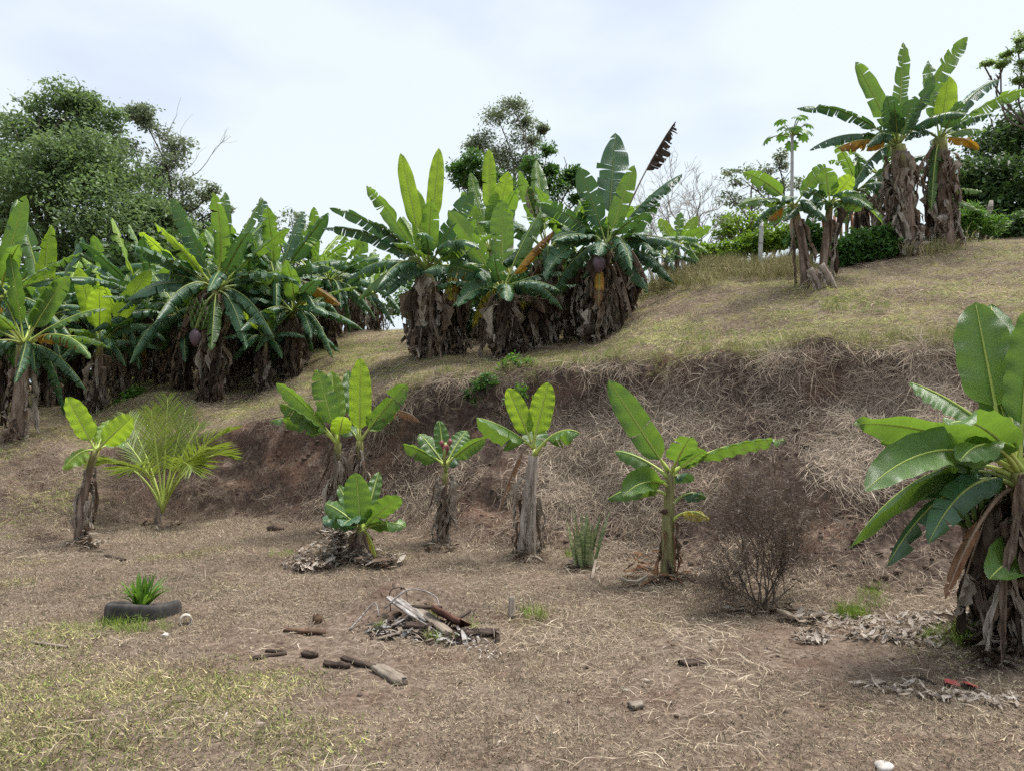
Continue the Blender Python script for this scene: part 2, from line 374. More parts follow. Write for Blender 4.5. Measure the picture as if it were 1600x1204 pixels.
M['wooddark'] = mat_noise('rotten_wood', [(.35, (.02, .015, .012)), (.65, (.09, .065, .05))], 6, .9, .15, .8, .015, stretch=(1, 4, 4))
M['picket'] = mat_noise('picket_paint', [(.3, (.20, .09, .06)), (.7, (.36, .19, .13))], 4, .85, .2, .3, .01)
M['post'] = mat_noise('concrete_post', [(.3, (.35, .34, .32)), (.7, (.58, .57, .54))], 5, .9, .2, .3, .01)
M['postold'] = mat_noise('grey_post', [(.3, (.16, .14, .12)), (.7, (.32, .29, .25))], 5, .9, .2, .5, .01)
M['rubber'] = mat_noise('tyre_rubber', [(.35, (.020, .019, .018)), (.6, (.05, .046, .042)), (.8, (.13, .115, .095))], 7, .8, .3, .4, .01)
M['plastic'] = mat_noise('white_plastic', [(.35, (.30, .25, .19)), (.6, (.62, .58, .50))], 14, .6, .4, .1, .005)
M['rust'] = mat_noise('rusty_sheet', [(.3, (.06, .03, .025)), (.7, (.17, .085, .06))], 6, .85, .2, .4, .01)
M['stone'] = mat_noise('pale_stone', [(.3, (.35, .31, .28)), (.7, (.6, .56, .52))], 8, .9, .2, .6, .01)
M['ash'] = mat_noise('ash', [(.3, (.22, .2, .185)), (.7, (.45, .43, .41))], 14, .95, .1, .6, .01)
M['soil'] = mat_noise('loose_soil', [(.3, (.06, .042, .032)), (.7, (.155, .11, .084))], 14, .95, .1, .8, .02)
M['redleaf'] = mat_noise('red_leaf', [(.3, (.22, .035, .035)), (.7, (.42, .10, .09))], 9, .6, .3, .2, .01)
M['husk'] = mat_noise('husk', [(.3, (.05, .03, .022)), (.7, (.15, .095, .06))], 12, .9, .1, .7, .01)
def mat_tint(name, rough=.75, tfac=.25):
    n = NT(name); c = n.n('Attribute', attribute_name='tint').outputs['Color']
    return n.bsdf(c, rough, .15, None, 0, 0, c, tfac)
M['tint'] = mat_tint('grass_blade')

# ------------------------------------------------------------------ ground
def axis(lo, hi, step, far_lo, far_hi):
    a = list(np.arange(lo, hi, step)); s = step; x = hi
    while x < far_hi: a.append(x); s *= 1.22; x += s
    a.append(far_hi); s = step; x = lo; pre = []
    while x > far_lo: s *= 1.22; x -= s; pre.append(max(x, far_lo))
    return NP(pre[::-1] + a)
gx = axis(-8.5, 8.5, .06, -900, 900); gy = axis(3.0, 15.5, .05, -300, 1500)
GX, GY = np.meshgrid(gx, gy, indexing='ij')
GZ = height(GX, GY)
GZ = np.where(GY > 33, GZ * np.exp(-np.maximum(GY - 33, 0) / 60) - np.maximum(GY - 33, 0) * .0, GZ)
nx, ny = GX.shape
V = np.stack([GX, GY, GZ], -1).reshape(-1, 3)
ii, jj = np.meshgrid(np.arange(nx - 1), np.arange(ny - 1), indexing='ij')
a0 = (ii * ny + jj).ravel(); F = np.stack([a0, a0 + ny, a0 + ny + 1, a0 + 1], -1)
_, TT, PXG = terr(GX.ravel(), GY.ravel())
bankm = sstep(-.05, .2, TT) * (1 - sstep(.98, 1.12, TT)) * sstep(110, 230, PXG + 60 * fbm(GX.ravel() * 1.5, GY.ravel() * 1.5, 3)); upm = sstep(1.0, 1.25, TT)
def mat_ground():
    n = NT('ground_soil'); vec = n.obj()
    bk = n.n('Attribute', attribute_name='bank').outputs['Fac']; up = n.n('Attribute', attribute_name='upper').outputs['Fac']
    f1 = n.noise(vec, 1.3, 5, .6); f2 = n.noise(vec, 22, 5, .7); f3 = n.noise(vec, 5, 4, .6)
    soil = n.ramp(f2, [(.3, (.06, .043, .031)), (.5, (.148, .110, .081)), (.72, (.255, .198, .152))])
    red = n.ramp(f2, [(.3, (.065, .038, .027)), (.6, (.175, .105, .075)), (.75, (.26, .17, .125))])
    dark = n.ramp(f2, [(.3, (.022, .015, .012)), (.6, (.086, .060, .048)), (.8, (.18, .13, .102))])
    straw = n.ramp(f2, [(.3, (.10, .072, .056)), (.55, (.25, .192, .148)), (.75, (.38, .305, .24))])
    grass = n.ramp(f2, [(.3, (.09, .08, .03)), (.55, (.23, .20, .085)), (.75, (.36, .32, .16))])
    c = n.mix(n.ramp(f1, [(.42, (0,) * 3), (.64, (.6,) * 3)]), soil, red)
    c = n.mix(n.ramp(f3, [(.36, (0,) * 3), (.62, (.75,) * 3)]), c, straw)
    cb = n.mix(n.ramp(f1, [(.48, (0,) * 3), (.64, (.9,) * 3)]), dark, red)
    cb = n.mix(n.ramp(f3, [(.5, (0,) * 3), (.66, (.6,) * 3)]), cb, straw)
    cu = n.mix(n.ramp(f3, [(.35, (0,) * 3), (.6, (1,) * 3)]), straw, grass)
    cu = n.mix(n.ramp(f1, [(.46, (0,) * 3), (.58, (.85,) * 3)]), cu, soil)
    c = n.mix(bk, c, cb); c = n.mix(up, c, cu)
    h = n.math('ADD', n.math('MULTIPLY', f2, .6), n.noise(vec, 60, 4, .7))
    return n.bsdf(c, .95, .1, h, .8, .03)
M['ground'] = mat_ground()
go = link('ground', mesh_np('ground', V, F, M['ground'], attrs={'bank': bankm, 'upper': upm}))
go['kind'] = 'structure'

# ------------------------------------------------------------------ banana plants
UP = NP([0, 0, 1.0])
def nrm(v): return v / max(math.sqrt(v[0] * v[0] + v[1] * v[1] + v[2] * v[2]), 1e-9)
def blade(C, pet, W, fold, droop, face, tears, rg, wave=.011, gap=.5, tip=1.0, rollv=0.0, jag=0.0, holes=0.0):
    """C: function t->(n,3) centre line; returns V,F,UV of a torn banana blade"""
    N = 26; MQ = 4
    ts = np.linspace(pet, 1, 60); pts = C(ts)
    side = []
    prev = None
    for i in range(len(ts)):
        T = nrm(pts[min(i + 1, 59)] - pts[max(i - 1, 0)])
        s = cross3(T, UP)
        s = nrm(s) if np.linalg.norm(s) > .05 else None
        view = NP([0, 1.0, 0]); sf = cross3(T, view); sf = nrm(sf) if np.linalg.norm(sf) > .05 else NP([1.0, 0, 0])
        if s is None: s = sf
        if np.dot(s, sf) < 0: sf = -sf
        q = nrm((1 - face) * s + face * sf)
        if prev is not None and np.dot(prev, q) < 0: q = -q
        q = q if prev is None else nrm(.35 * q + .65 * prev)
        q = nrm(q - T * np.dot(q, T)); prev = q
        n_ = cross3(q, T)
        if rollv:
            q, n_ = q * math.cos(rollv) + n_ * math.sin(rollv), n_ * math.cos(rollv) - q * math.sin(rollv)
        side.append((T, q, n_))
    TT_ = NP([a[0] for a in side]); SS = NP([a[1] for a in side]); NN = NP([a[2] for a in side])
    if NN[20][2] < 0 and face < .5: NN = -NN
    ph = rg.random() * 6; fr = rg.uniform(3, 7)
    V = []; F = []; UV = []; n0 = 0
    for s in (-1, 1):
        cuts = np.sort(rg.uniform(.06, .97, tears)) if tears else NP([])
        edges = np.concatenate([[0], cuts, [1]])
        for k in range(len(edges) - 1):
            a, b = edges[k], edges[k + 1]
            if b - a < .015: continue
            if holes and rg.random() < holes: continue
            m = max(2, int(round(N * (b - a))) + 1)
            dl = rg.normal(0, .16) - (abs(rg.normal(0, .22)) if tears > 3 else 0)
            cut = rg.uniform(1 - jag, 1) if jag else 1
            g = gap * rg.uniform(.2, 1) * (.35 if len(edges) < 4 else 1)
            tw = rg.normal(0, .12)
            for i in range(m):
                t = a + (b - a) * i / (m - 1)
                w = W / 2 * math.sqrt(max(0, 1 - (1 - min(t / .2, 1)) ** 2.4)) * max(0, 1 - max(0, (t - .42) / .58) ** 2.3 * tip) ** .72 + .003
                for q_ in range(MQ + 1):
                    q = q_ / MQ; r = w * q * cut
                    tq = t + ((a + b) / 2 - t) * g * q * .5 * (1 if 0 < k < len(edges) - 2 else .5) if tears else t
                    tq = min(max(tq + .10 * r / max(W, .1) * (1 - t), 0), 1)
                    x = tq * 59; i0 = min(int(x), 58); f = x - i0
                    c = pts[i0] * (1 - f) + pts[i0 + 1] * f; S_ = SS[i0]; N_ = NN[i0]
                    phi = fold * (1 - .25 * t) - droop * q * q * .9 + (dl + tw * (i / (m - 1) - .5)) * q
                    wv = wave * math.sin(fr * 6.28 * t + ph + s) * q ** 1.5 + .12 * wave * math.sin(23 * t + ph * 3) * q
                    V.append(c + S_ * s * r * math.cos(phi) + N_ * (r * math.sin(phi) + wv) + UP * (-abs(r) * .0))
                    UV.append((.5 + s * q * .5 * cut, t))
            for i in range(m - 1):
                for q_ in range(MQ):
                    p = n0 + i * (MQ + 1) + q_
                    f_ = [p, p + 1, p + MQ + 2, p + MQ + 1]; F.append(f_ if s > 0 else f_[::-1])
            n0 = len(V)
    return NP(V), F, NP(UV)

STALK = {'y': 'stalk_y', 'm': 'stalk_y', 'd': 'stalk', 'o': 'stalk', 'g': 'stalk_y', 'b': 'stalk_b', 'bd': 'stalk_b', 'bw': 'stalk_b', 'br': 'stalk_b'}
def add_leaf(root, base, p0, p1, kind='m', W=.35, arch=.1, fold=.2, droop=.2, face=.3, tears=3, seed=0, pet=.22, rad=.016, side=0.0, p0up=0.0, **kw):
    """leaf from p0 (stem top) to tip p1, both world; becomes part 'leaf' with sub-part 'midrib'"""
    rg = np.random.default_rng(seed)
    L = np.linalg.norm(p1 - p0); dv = p1 - p0
    lat = nrm(np.cross(dv, UP)) * side * L if side else 0
    c1 = p0 + dv * .30 + UP * L * (arch + p0up) + lat; c2 = p0 + dv * .72 + UP * L * arch * .95 + lat
    C = lambda t: bez(p0 - base, c1 - base, c2 - base, p1 - base, t)
    V, F, UV = blade(C, pet, W, fold, droop, face, tears, rg, **kw)
    lf = link('leaf', mesh_np('leaf', V, F, M[kind], UV=UV), root)
    t = np.linspace(0, .985, 16)
    V, F, UV = tube(C(t), rad * np.interp(t, [0, .12, pet, 1], [1.7, 1.1, .8, .15]), 5)
    link('midrib', mesh_np('midrib', V, F, M[STALK[kind]], UV=UV), lf)
    return lf

# a library of crumpled dry leaves that hang down a stem (attached at the origin, +X outwards)
def dry_mesh(seed, mat):
    rg = np.random.default_rng(seed); n = 12; m = 6
    L = 1.0; out = rg.uniform(.02, .10); w0 = rg.uniform(.018, .06)
    V = []; UV = []
    tw = rg.normal(0, 1.6); ph = rg.random(6) * 6; fold = rg.uniform(.5, 1.3)
    for i in range(n):
        t = i / (n - 1)
        cx = out * math.sin(min(t * 5, 1.57)) * (1 - .35 * t) + .04 * math.sin(5 * t + ph[0]); cy = .06 * math.sin(3.5 * t + ph[1]) * t
        z = .10 * math.sin(min(t * 9, 3.14)) - L * t
        w = w0 * (.25 + .75 * math.sin(math.pi * min(1, t * .9 + .12)) ** .7) * (1 + .25 * rg.normal()) 
        a = tw * t + .5 * math.sin(6 * t + ph[2])
        for j in range(m):
            q = j / (m - 1) * 2 - 1
            y = q * w; x = fold * w * abs(q) * (.8 + .4 * math.sin(7 * t + ph[3])) + .022 * math.sin(9 * q + 11 * t + ph[4]) + rg.normal(0, .006)
            z2 = z
            V.append((cx + x * math.cos(a) - y * math.sin(a) * .5, cy + y * math.cos(a) + x * math.sin(a), z + (rg.normal(0, .09) if i == n - 1 else rg.normal(0, .01))))
            UV.append((j / (m - 1), t))
    F = [[i * m + j, i * m + j + 1, (i + 1) * m + j + 1, (i + 1) * m + j] for i in range(n - 1) for j in range(m - 1) if not (i > 4 and rg.random() < .10)]
    return mesh_np('dry_leaf', NP(V), F, M[mat], UV=NP(UV))
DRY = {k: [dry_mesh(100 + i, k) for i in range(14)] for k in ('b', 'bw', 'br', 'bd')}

def stem_path(base, top, bend=0.0, n=9):
    t = np.linspace(0, 1, n)[:, None]
    d = top - base
    return base + d * t + NP([bend, 0, 0]) * np.sin(t * math.pi) 
def add_stem(root, base, top, r0, r1, mat='stem', bend=0.0, seed=0, name='pseudostem'):
    rg = np.random.default_rng(seed); pts = stem_path(base, top, bend, 12); pts[0] = pts[0] - UP * .12
    rad = np.interp(np.linspace(0, 1, 12), [0, .1, .5, 1], [r0 * 1.12, r0, (r0 + r1) * .52, r1])
    ph = rg.random() * 6
    V, F, UV = tube(pts - base, rad, 10, ridge=lambda i, j: 1 + .10 * math.sin(j * 2.5 + i * .35 + ph) + rg.normal(0, .045))
    return link(name, mesh_np(name, V, F, M[mat], UV=UV), root)
def add_skirt(root, base, top, r, n, h0, h1, Lr, seed, kinds=('b',), bend=0.0, wide=1.0, arc=None):
    rg = np.random.default_rng(seed); H = np.linalg.norm(top - base)
    n = int(n * 1.9)
    for i in range(n):
        h = h0 + (h1 - h0) * (i + rg.random()) / n
        p = base + (top - base) * h + NP([bend, 0, 0]) * math.sin(h * math.pi)
        L = min(rg.uniform(*Lr) * 1.25, h * H + .05)
        a = rg.random() * 6.283
        k = kinds[int(rg.integers(len(kinds)))]
        o = link('dry_leaf', DRY[k][int(rg.integers(14))], root)
        o.location = tuple(p - base + NP([math.cos(a), math.sin(a), 0]) * r * .75)
        sw = rg.uniform(.75, 1.35) * wide
        o.rotation_euler = (rg.normal(0, .10), rg.normal(-.02, .12), a)
        o.scale = (sw, sw, L)
def add_bud(root, base, p, L=.22, mat='bud', stalk_from=None):
    pts = NP([p + UP * (L * .5 - L * t) for t in np.linspace(0, 1, 9)]) - base
    rad = NP([.02, .45, .8, 1, 1, .92, .75, .45, .05]) * L * .30
    V, F, UV = tube(pts, rad, 9); b = link('flower_bud', mesh_np('flower_bud', V, F, M[mat], UV=UV), root)
    if stalk_from is not None:
        c = curve([stalk_from, (stalk_from + p) / 2 + NP([0, -.12, .12]), p + UP * L * .45], 10) - base
        V, F, UV = tube(c, .022, 6); link('flower_stalk', mesh_np('flower_stalk', V, F, M['stalk'], UV=UV), b)
def add_bunch(root, base, p, L=.4, seed=0):
    rg = np.random.default_rng(seed); mb = MB()
    for k in range(5):
        z = L * (.5 - k / 4.5)
        for j in range(9):
            a = j / 9 * 6.283 + k * .4; r0 = .05; r1 = .13 + rg.normal(0, .01)
            q = p - base + UP * z
            d = NP([math.cos(a), math.sin(a), 0])
            mb.add(*tube(curve([q + d * r0, q + d * r1 + UP * .02, q + d * (r1 + .02) + UP * .12], 5), [.014, .02, .021, .018, .006], 5))
    b = link('fruit_bunch', mb.mesh('fruit_bunch', M['fruit']), root)

GRP = {'slope': 'banana plants on the slope', 'bank': 'young banana plants at the foot of the bank'}
def plant(label, px, d, top, r=(.075, .05), leaves=(), skirt=None, stem='stem', seed=1, bend=0.0, name='banana_plant', group='banana plants', base=None):
    b = base_at(px, d) if base is None else base
    root = thing(name, label, 'banana plant', tuple(b), group)
    tp = P(top[0], top[1], d + (top[2] if len(top) > 2 else 0))
    add_stem(root, b, tp, r[0], r[1], stem, bend, seed)
    for i, lf in enumerate(leaves):
        tx, ty, dd = lf[:3]; kw = dict(lf[3]); kw.setdefault('seed', seed * 31 + i)
        p0 = tp + NP([0, 0, -.02])
        if 'frm' in kw:
            q = kw.pop('frm'); p0 = P(q[0], q[1], d + (q[2] if len(q) > 2 else 0))
        if 'at' in kw: p0 = b + (tp - b) * kw.pop('at')
        add_leaf(root, b, p0, P(tx, ty, d + dd), **kw)
    if skirt:
        for j, s in enumerate(skirt if isinstance(skirt, list) else [skirt]):
            add_skirt(root, b, tp, r[0], seed=seed + 77 + j, bend=bend, **s)
    return root, b, tp
def rleaves(root, b, tp, n, L, W, seed, el=(80, -8), kinds=None, az0=None, tear=(1, 9), skip=None, arch=(.03, .30), dead=0):
    """a rosette of random leaves, youngest (upright) first"""
    rg = np.random.default_rng(seed); az = rg.random() * 6.28 if az0 is None else az0
    for i in range(n):
        k = i / max(n - 1, 1); az += 2.4 + rg.normal(0, .2)
        e = R(el[0] + (el[1] - el[0]) * k ** .8 + rg.normal(0, 6)); l = L * rg.uniform(.82, 1.1) * (1 - .18 * (k > .75))
        dv = NP([math.cos(az) * math.cos(e), math.sin(az) * math.cos(e), math.sin(e)])
        ar = arch[0] + (arch[1] - arch[0]) * k + rg.normal(0, .02)
        kd = ('y' if rg.random() < .35 else 'm') if k < .16 else ('m' if rg.random() < .45 else 'd') if k < .4 else 'd'
        if kinds: kd = kinds[min(int(k * len(kinds)), len(kinds) - 1)]
        if i >= n - dead: kd = ('o', 'g', 'b')[int(rg.integers(3))]
        add_leaf(root, b, tp, tp + dv * l - UP * l * .12 * k, kind=kd, W=W * .74 * rg.uniform(.85, 1.15), arch=ar,
                 fold=.35 - .9 * k + rg.normal(0, .1), droop=.3 + .5 * k, face=rg.uniform(0, .3), tears=int(tear[0] + (tear[1] - tear[0]) * k + rg.integers(0, 3)),
                 seed=seed * 100 + i, wave=.016, gap=.5 + .3 * k, side=rg.normal(0, .05), rad=.016 * L / 1.2)

Y = dict(kind='y'); 
def K(kind='m', **k): k['kind'] = kind; return k

# --- A: young plant at far left of the foot of the bank
plant('young banana plant with three lime leaves, left of the coconut palm', 130, 9.5, (150, 702), (.07, .04), [
    (104, 620, -.12, K('y', W=.33, arch=.02, fold=.25, face=.9, tears=0, pet=.2, droop=.1)),
    (207, 651, -.25, K('y', W=.30, arch=.02, fold=.3, face=.85, tears=1, pet=.2)),
    (99, 733, -.25, K('y', W=.30, arch=.30, fold=-.4, face=.35, tears=1, pet=.25)),
    (171, 655, .35, K('y', W=.2, arch=.0, fold=.6, face=.6, tears=0)),
    (148, 655, .05, K('y', W=.05, arch=.0, fold=1.2, face=.6, tears=0)),
    (200, 690, .45, K('m', W=.25, arch=.12, fold=0, tears=2)),
    ], dict(n=7, h0=.25, h1=.85, Lr=(.25, .5), kinds=('b', 'bw', 'bw'), wide=.55), bend=-.05, seed=11)
# --- B: two leaning plants
plant('slender banana plant with leaves fanned to the left, left of its taller twin', 517, 10.1, (528, 692), (.07, .045), [
    (431, 598, -.2, K('m', W=.30, arch=.10, fold=-.3, face=.55, tears=1, pet=.2)),
    (436, 630, -.35, K('m', W=.34, arch=.12, fold=-.6, face=.4, tears=2, pet=.2)),
    (421, 658, -.1, K('m', W=.30, arch=.22, fold=-.5, face=.45, tears=2, pet=.2)),
    (495, 576, -.15, K('m', W=.30, arch=.02, fold=.1, face=.8, tears=2, pet=.25)),
    (518, 580, .35, K('y', W=.30, arch=0, fold=.2, face=.8, tears=0, pet=.3)),
    (537, 650, -.4, K('y', W=.26, arch=.12, fold=.1, face=.5, tears=0, pet=.25)),
    ], dict(n=15, h0=.35, h1=.95, Lr=(.3, .7), kinds=('b', 'bw', 'bw'), wide=.7), bend=.02, seed=12)
plant('slender banana plant with one tall lime leaf straight up, right of its twin', 556, 10.2, (562, 688), (.07, .045), [
    (563, 559, -.2, K('y', W=.31, arch=0, fold=.12, face=.95, tears=0, pet=.16, droop=.05)),
    (543, 579, .3, K('m', W=.22, arch=0, fold=.3, face=.8, tears=0, pet=.3)),
    (636, 599, -.15, K('m', W=.34, arch=.05, fold=-.3, face=.7, tears=3, pet=.2)),
    (625, 636, .3, K('y', W=.26, arch=.16, fold=-.4, face=.5, tears=1, pet=.2)),
    (657, 660, -.1, K('br', W=.26, arch=.42, fold=-1.2, droop=.3, face=.3, tears=9, gap=1.0, pet=.3, jag=.6)),
    (530, 655, .3, K('m', W=.3, arch=.1, fold=-.2, face=.3, tears=1)),
    ], dict(n=13, h0=.3, h1=.95, Lr=(.3, .7), kinds=('b', 'bw', 'bw'), wide=.65), bend=.02, seed=13)
# --- C: small plant in the leaf heap
plant('short dark green banana sucker growing from a heap of dry leaves', 560, 8.3, (565, 826), (.085, .05), [
    (556, 738, -.1, K('m', W=.34, arch=.02, fold=.15, face=.9, tears=0, pet=.16)),
    (628, 778, -.15, K('m', W=.30, arch=.10, fold=.1, face=.55, tears=1, pet=.12)),
    (634, 822, -.2, K('m', W=.24, arch=.15, fold=-.2, face=.45, tears=0, pet=.14)),
    (508, 786, .1, K('m', W=.30, arch=.10, fold=.0, face=.55, tears=1, pet=.12)),
    (503, 815, -.2, K('d', W=.26, arch=.20, fold=-.1, face=.5, tears=1, pet=.12)),
    (592, 736, .25, K('m', W=.16, arch=.0, fold=.3, face=.8, tears=0, pet=.3)),
    (529, 757, .25, K('m', W=.14, arch=.0, fold=.3, face=.8, tears=0, pet=.3)),
    (536, 822, -.5, K('d', W=.26, arch=.25, fold=.1, face=.3, tears=0, pet=.16)),
    (589, 874, -.25, K('g', W=.11, arch=.30, fold=-1.0, face=.3, tears=1, pet=.2, rad=.02)),
    (578, 865, -.2, K('b', W=.11, arch=.25, fold=-1.0, face=.3, tears=1, pet=.2)),
    ], dict(n=7, h0=.2, h1=.9, Lr=(.15, .4), wide=.5), seed=14)
# --- D: thin plant with a red bud
r_, b_, t_ = plant('thin banana plant with small red flower bracts at its crown', 691, 9.2, (696, 738), (.05, .03), [
    (629, 694, -.2, K('m', W=.26, arch=.10, fold=-.5, face=.5, tears=2, pet=.18, frm=(696, 728))),
    (655, 677, .25, K('m', W=.24, arch=.06, fold=-.1, face=.5, tears=2, pet=.18, frm=(696, 728))),
    (686, 656, .1, K('m', W=.18, arch=.0, fold=.2, face=.8, tears=0, pet=.25, frm=(696, 728))),
    (730, 672, .2, K('m', W=.24, arch=.10, fold=.1, face=.6, tears=1, pet=.2, frm=(696, 728))),
    (760, 684, -.15, K('m', W=.25, arch=.12, fold=-.5, face=.6, tears=2, pet=.22, frm=(696, 728))),
    (715, 700, .4, K('d', W=.2, arch=.1, fold=-.5, face=.3, tears=1)),
    ], dict(n=13, h0=.45, h1=.95, Lr=(.25, .45), kinds=('b', 'bw', 'bw'), wide=.6), seed=15)
for k, (x, y) in enumerate([(696, 700), (690, 692), (703, 690)]):
    add_bud(r_, b_, P(x, y, 9.02 - .02 * k), .15 - .06 * (k > 0), 'budred', stalk_from=t_ if k == 0 else None)
# --- E: straight plant in the middle
plant('upright banana plant with two raised lime leaves and a pale dry trunk, mid bank', 824, 8.6, (834, 712), (.115, .055), [
    (744, 652, -.2, K('m', W=.44, arch=.10, fold=-.75, face=.35, tears=1, pet=.16, frm=(834, 700))),
    (793, 606, -.12, K('y', W=.23, arch=.03, fold=.2, face=.85, tears=0, pet=.22, frm=(834, 700))),
    (857, 597, -.12, K('y', W=.27, arch=.02, fold=.2, face=.9, tears=0, pet=.2, frm=(832, 700))),
    (907, 677, -.2, K('m', W=.34, arch=.30, fold=-.8, face=.35, tears=2, pet=.28, frm=(836, 710), rad=.02)),
    (832, 616, .05, K('y', W=.05, arch=0, fold=1.2, face=.5, tears=0, frm=(834, 700))),
    (838, 660, .4, K('m', W=.3, arch=.1, fold=0, face=.3, tears=2)),
    (779, 800, -.15, K('br', W=.12, arch=.22, fold=-1.1, droop=.5, face=.4, tears=7, gap=1, pet=.3, jag=.7, frm=(832, 690))),
    ], dict(n=10, h0=.12, h1=.8, Lr=(.3, .6), kinds=('b', 'bw', 'bw'), wide=.65), bend=-.02, seed=16, stem='stem_pale')
# --- F: plant with the long horizontal leaf
plant('banana plant with a long leaf stretched right, beside the dead shrub', 1041, 7.35, (1048, 735), (.075, .035), [
    (950, 593, -.1, K('m', W=.27, arch=.0, fold=.1, face=.75, tears=1, pet=.13, frm=(1044, 735), wave=.012)),
    (961, 704, .15, K('m', W=.22, arch=.12, fold=-.2, face=.45, tears=0, pet=.3, frm=(1044, 745))),
    (973, 775, -.25, K('m', W=.30, arch=.22, fold=-.3, face=.55, tears=0, pet=.16, frm=(1046, 760))),
    (949, 780, -.05, K('m', W=.22, arch=.20, fold=-.5, face=.4, tears=1, pet=.25, frm=(1046, 775))),
    (1227, 688, -.2, K('m', W=.26, arch=.13, fold=-.45, face=.45, tears=0, pet=.25, frm=(1048, 740), wave=.015)),
    (1078, 682, -.45, K('m', W=.26, arch=.03, fold=.3, face=.5, tears=1, pet=.3, frm=(1048, 740))),
    (1103, 703, -.2, K('m', W=.22, arch=.06, fold=.4, face=.6, tears=0, pet=.3, frm=(1048, 745))),
    (1080, 752, .2, K('d', W=.2, arch=.15, fold=-.3, face=.5, tears=0, pet=.2, frm=(1048, 745))),
    (1103, 778, .1, K('d', W=.17, arch=.30, fold=-.6, face=.5, tears=1, pet=.3, frm=(1049, 790))),
    (1108, 812, -.1, K('g', W=.17, arch=.34, fold=-.4, face=.5, tears=1, pet=.25, frm=(1049, 815))),
    (1030, 800, -.1, K('b', W=.1, arch=.3, fold=-1, face=.4, tears=4, pet=.2, frm=(1046, 800))),
    ], dict(n=7, h0=.15, h1=.55, Lr=(.15, .3), kinds=('b', 'br'), wide=.45), bend=-.01, stem='stem_green', seed=17)
# --- G: big clump cut by the right edge
r_, b_, t_ = plant('large banana plant cut off by the right edge, broad glossy leaves', 1625, 4.95, (1592, 735), (.12, .08), [
    (1524, 473, .12, K('m', W=.40, arch=.0, fold=.12, face=.95, tears=0, pet=.34, droop=.05, wave=.01, frm=(1572, 720))),
    (1421, 597, .15, K('m', W=.26, arch=.10, fold=-.3, face=.45, tears=0, pet=.3, frm=(1580, 700))),
    (1334, 662, -.12, K('m', W=.25, arch=.09, fold=-.2, face=.55, tears=0, pet=.2, frm=(1585, 725), wave=.012)),
    (1352, 768, -.3, K('m', W=.30, arch=.24, fold=-.35, face=.55, tears=0, pet=.16, frm=(1590, 740), wave=.012)),
    (1328, 856, .05, K('m', W=.26, arch=.30, fold=-.4, face=.5, tears=1, pet=.2, frm=(1585, 745))),
    (1386, 884, -.1, K('d', W=.26, arch=.30, fold=-.7, face=.5, tears=4, pet=.2, frm=(1590, 760))),
    (1483, 662, -.55, K('m', W=.27, arch=.16, fold=.1, face=.35, tears=0, pet=.2, frm=(1600, 740))),
    (1610, 480, -.1, K('m', W=.28, arch=.0, fold=.2, face=.7, tears=0, pet=.3)),
    (1548, 476, .55, K('m', W=.34, arch=.08, fold=.1, face=.5, tears=0, pet=.3)),
    (1700, 620, -.2, K('m', W=.36, arch=.2, fold=0, face=.4, tears=1)),
    (1760, 700, .2, K('d', W=.36, arch=.25, fold=-.3, face=.4, tears=3)),
    (1540, 640, .75, K('d', W=.36, arch=.15, fold=-.1, face=.3, tears=2)),
    (1440, 690, .5, K('d', W=.3, arch=.2, fold=-.4, face=.4, tears=2, pet=.2)),
    (1375, 690, .35, K('m', W=.24, arch=.16, fold=-.3, face=.5, tears=1, pet=.2, frm=(1585, 735))), (1365, 815, .25, K('d', W=.24, arch=.26, fold=-.4, face=.5, tears=2, pet=.2, frm=(1585, 750))), (1540, 560, .45, K('m', W=.28, arch=.08, fold=.1, face=.5, tears=1)), (1500, 720, -.6, K('m', W=.22, arch=.2, fold=-.2, face=.4, tears=1)), (1450, 850, -.35, K('d', W=.22, arch=.3, fold=-.5, face=.5, tears=3, frm=(1590, 765))),
    (1477, 935, -.25, K('br', W=.12, arch=.18, fold=-1.0, droop=.2, face=.6, tears=2, pet=.45, frm=(1585, 760))),
    (1492, 960, .1, K('bw', W=.15, arch=.10, fold=-.6, face=.6, tears=2, pet=.7, rad=.008, frm=(1560, 770))),
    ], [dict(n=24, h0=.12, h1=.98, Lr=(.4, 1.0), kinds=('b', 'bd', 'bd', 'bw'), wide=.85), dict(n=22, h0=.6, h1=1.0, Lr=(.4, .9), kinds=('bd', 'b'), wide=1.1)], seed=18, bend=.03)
add_bunch(r_, b_, P(1528, 800, 5.15), .24, 5)
plant('dark banana stem wrapped in dry leaves at the right edge, with one low green leaf', 1562, 5.15, (1555, 770), (.11, .08), [
    (1545, 905, -.5, K('m', W=.30, arch=.12, fold=-.2, face=.55, tears=0, pet=.15, frm=(1640, 870))),
    (1500, 700, .3, K('d', W=.3, arch=.2, fold=-.4, face=.4, tears=3)),
    (1640, 640, .3, K('d', W=.3, arch=.2, fold=-.4, face=.4, tears=3)),
    ], [dict(n=34, h0=.12, h1=1.0, Lr=(.3, 1.0), kinds=('b', 'bd', 'bd', 'bw'), wide=.9)], seed=19)

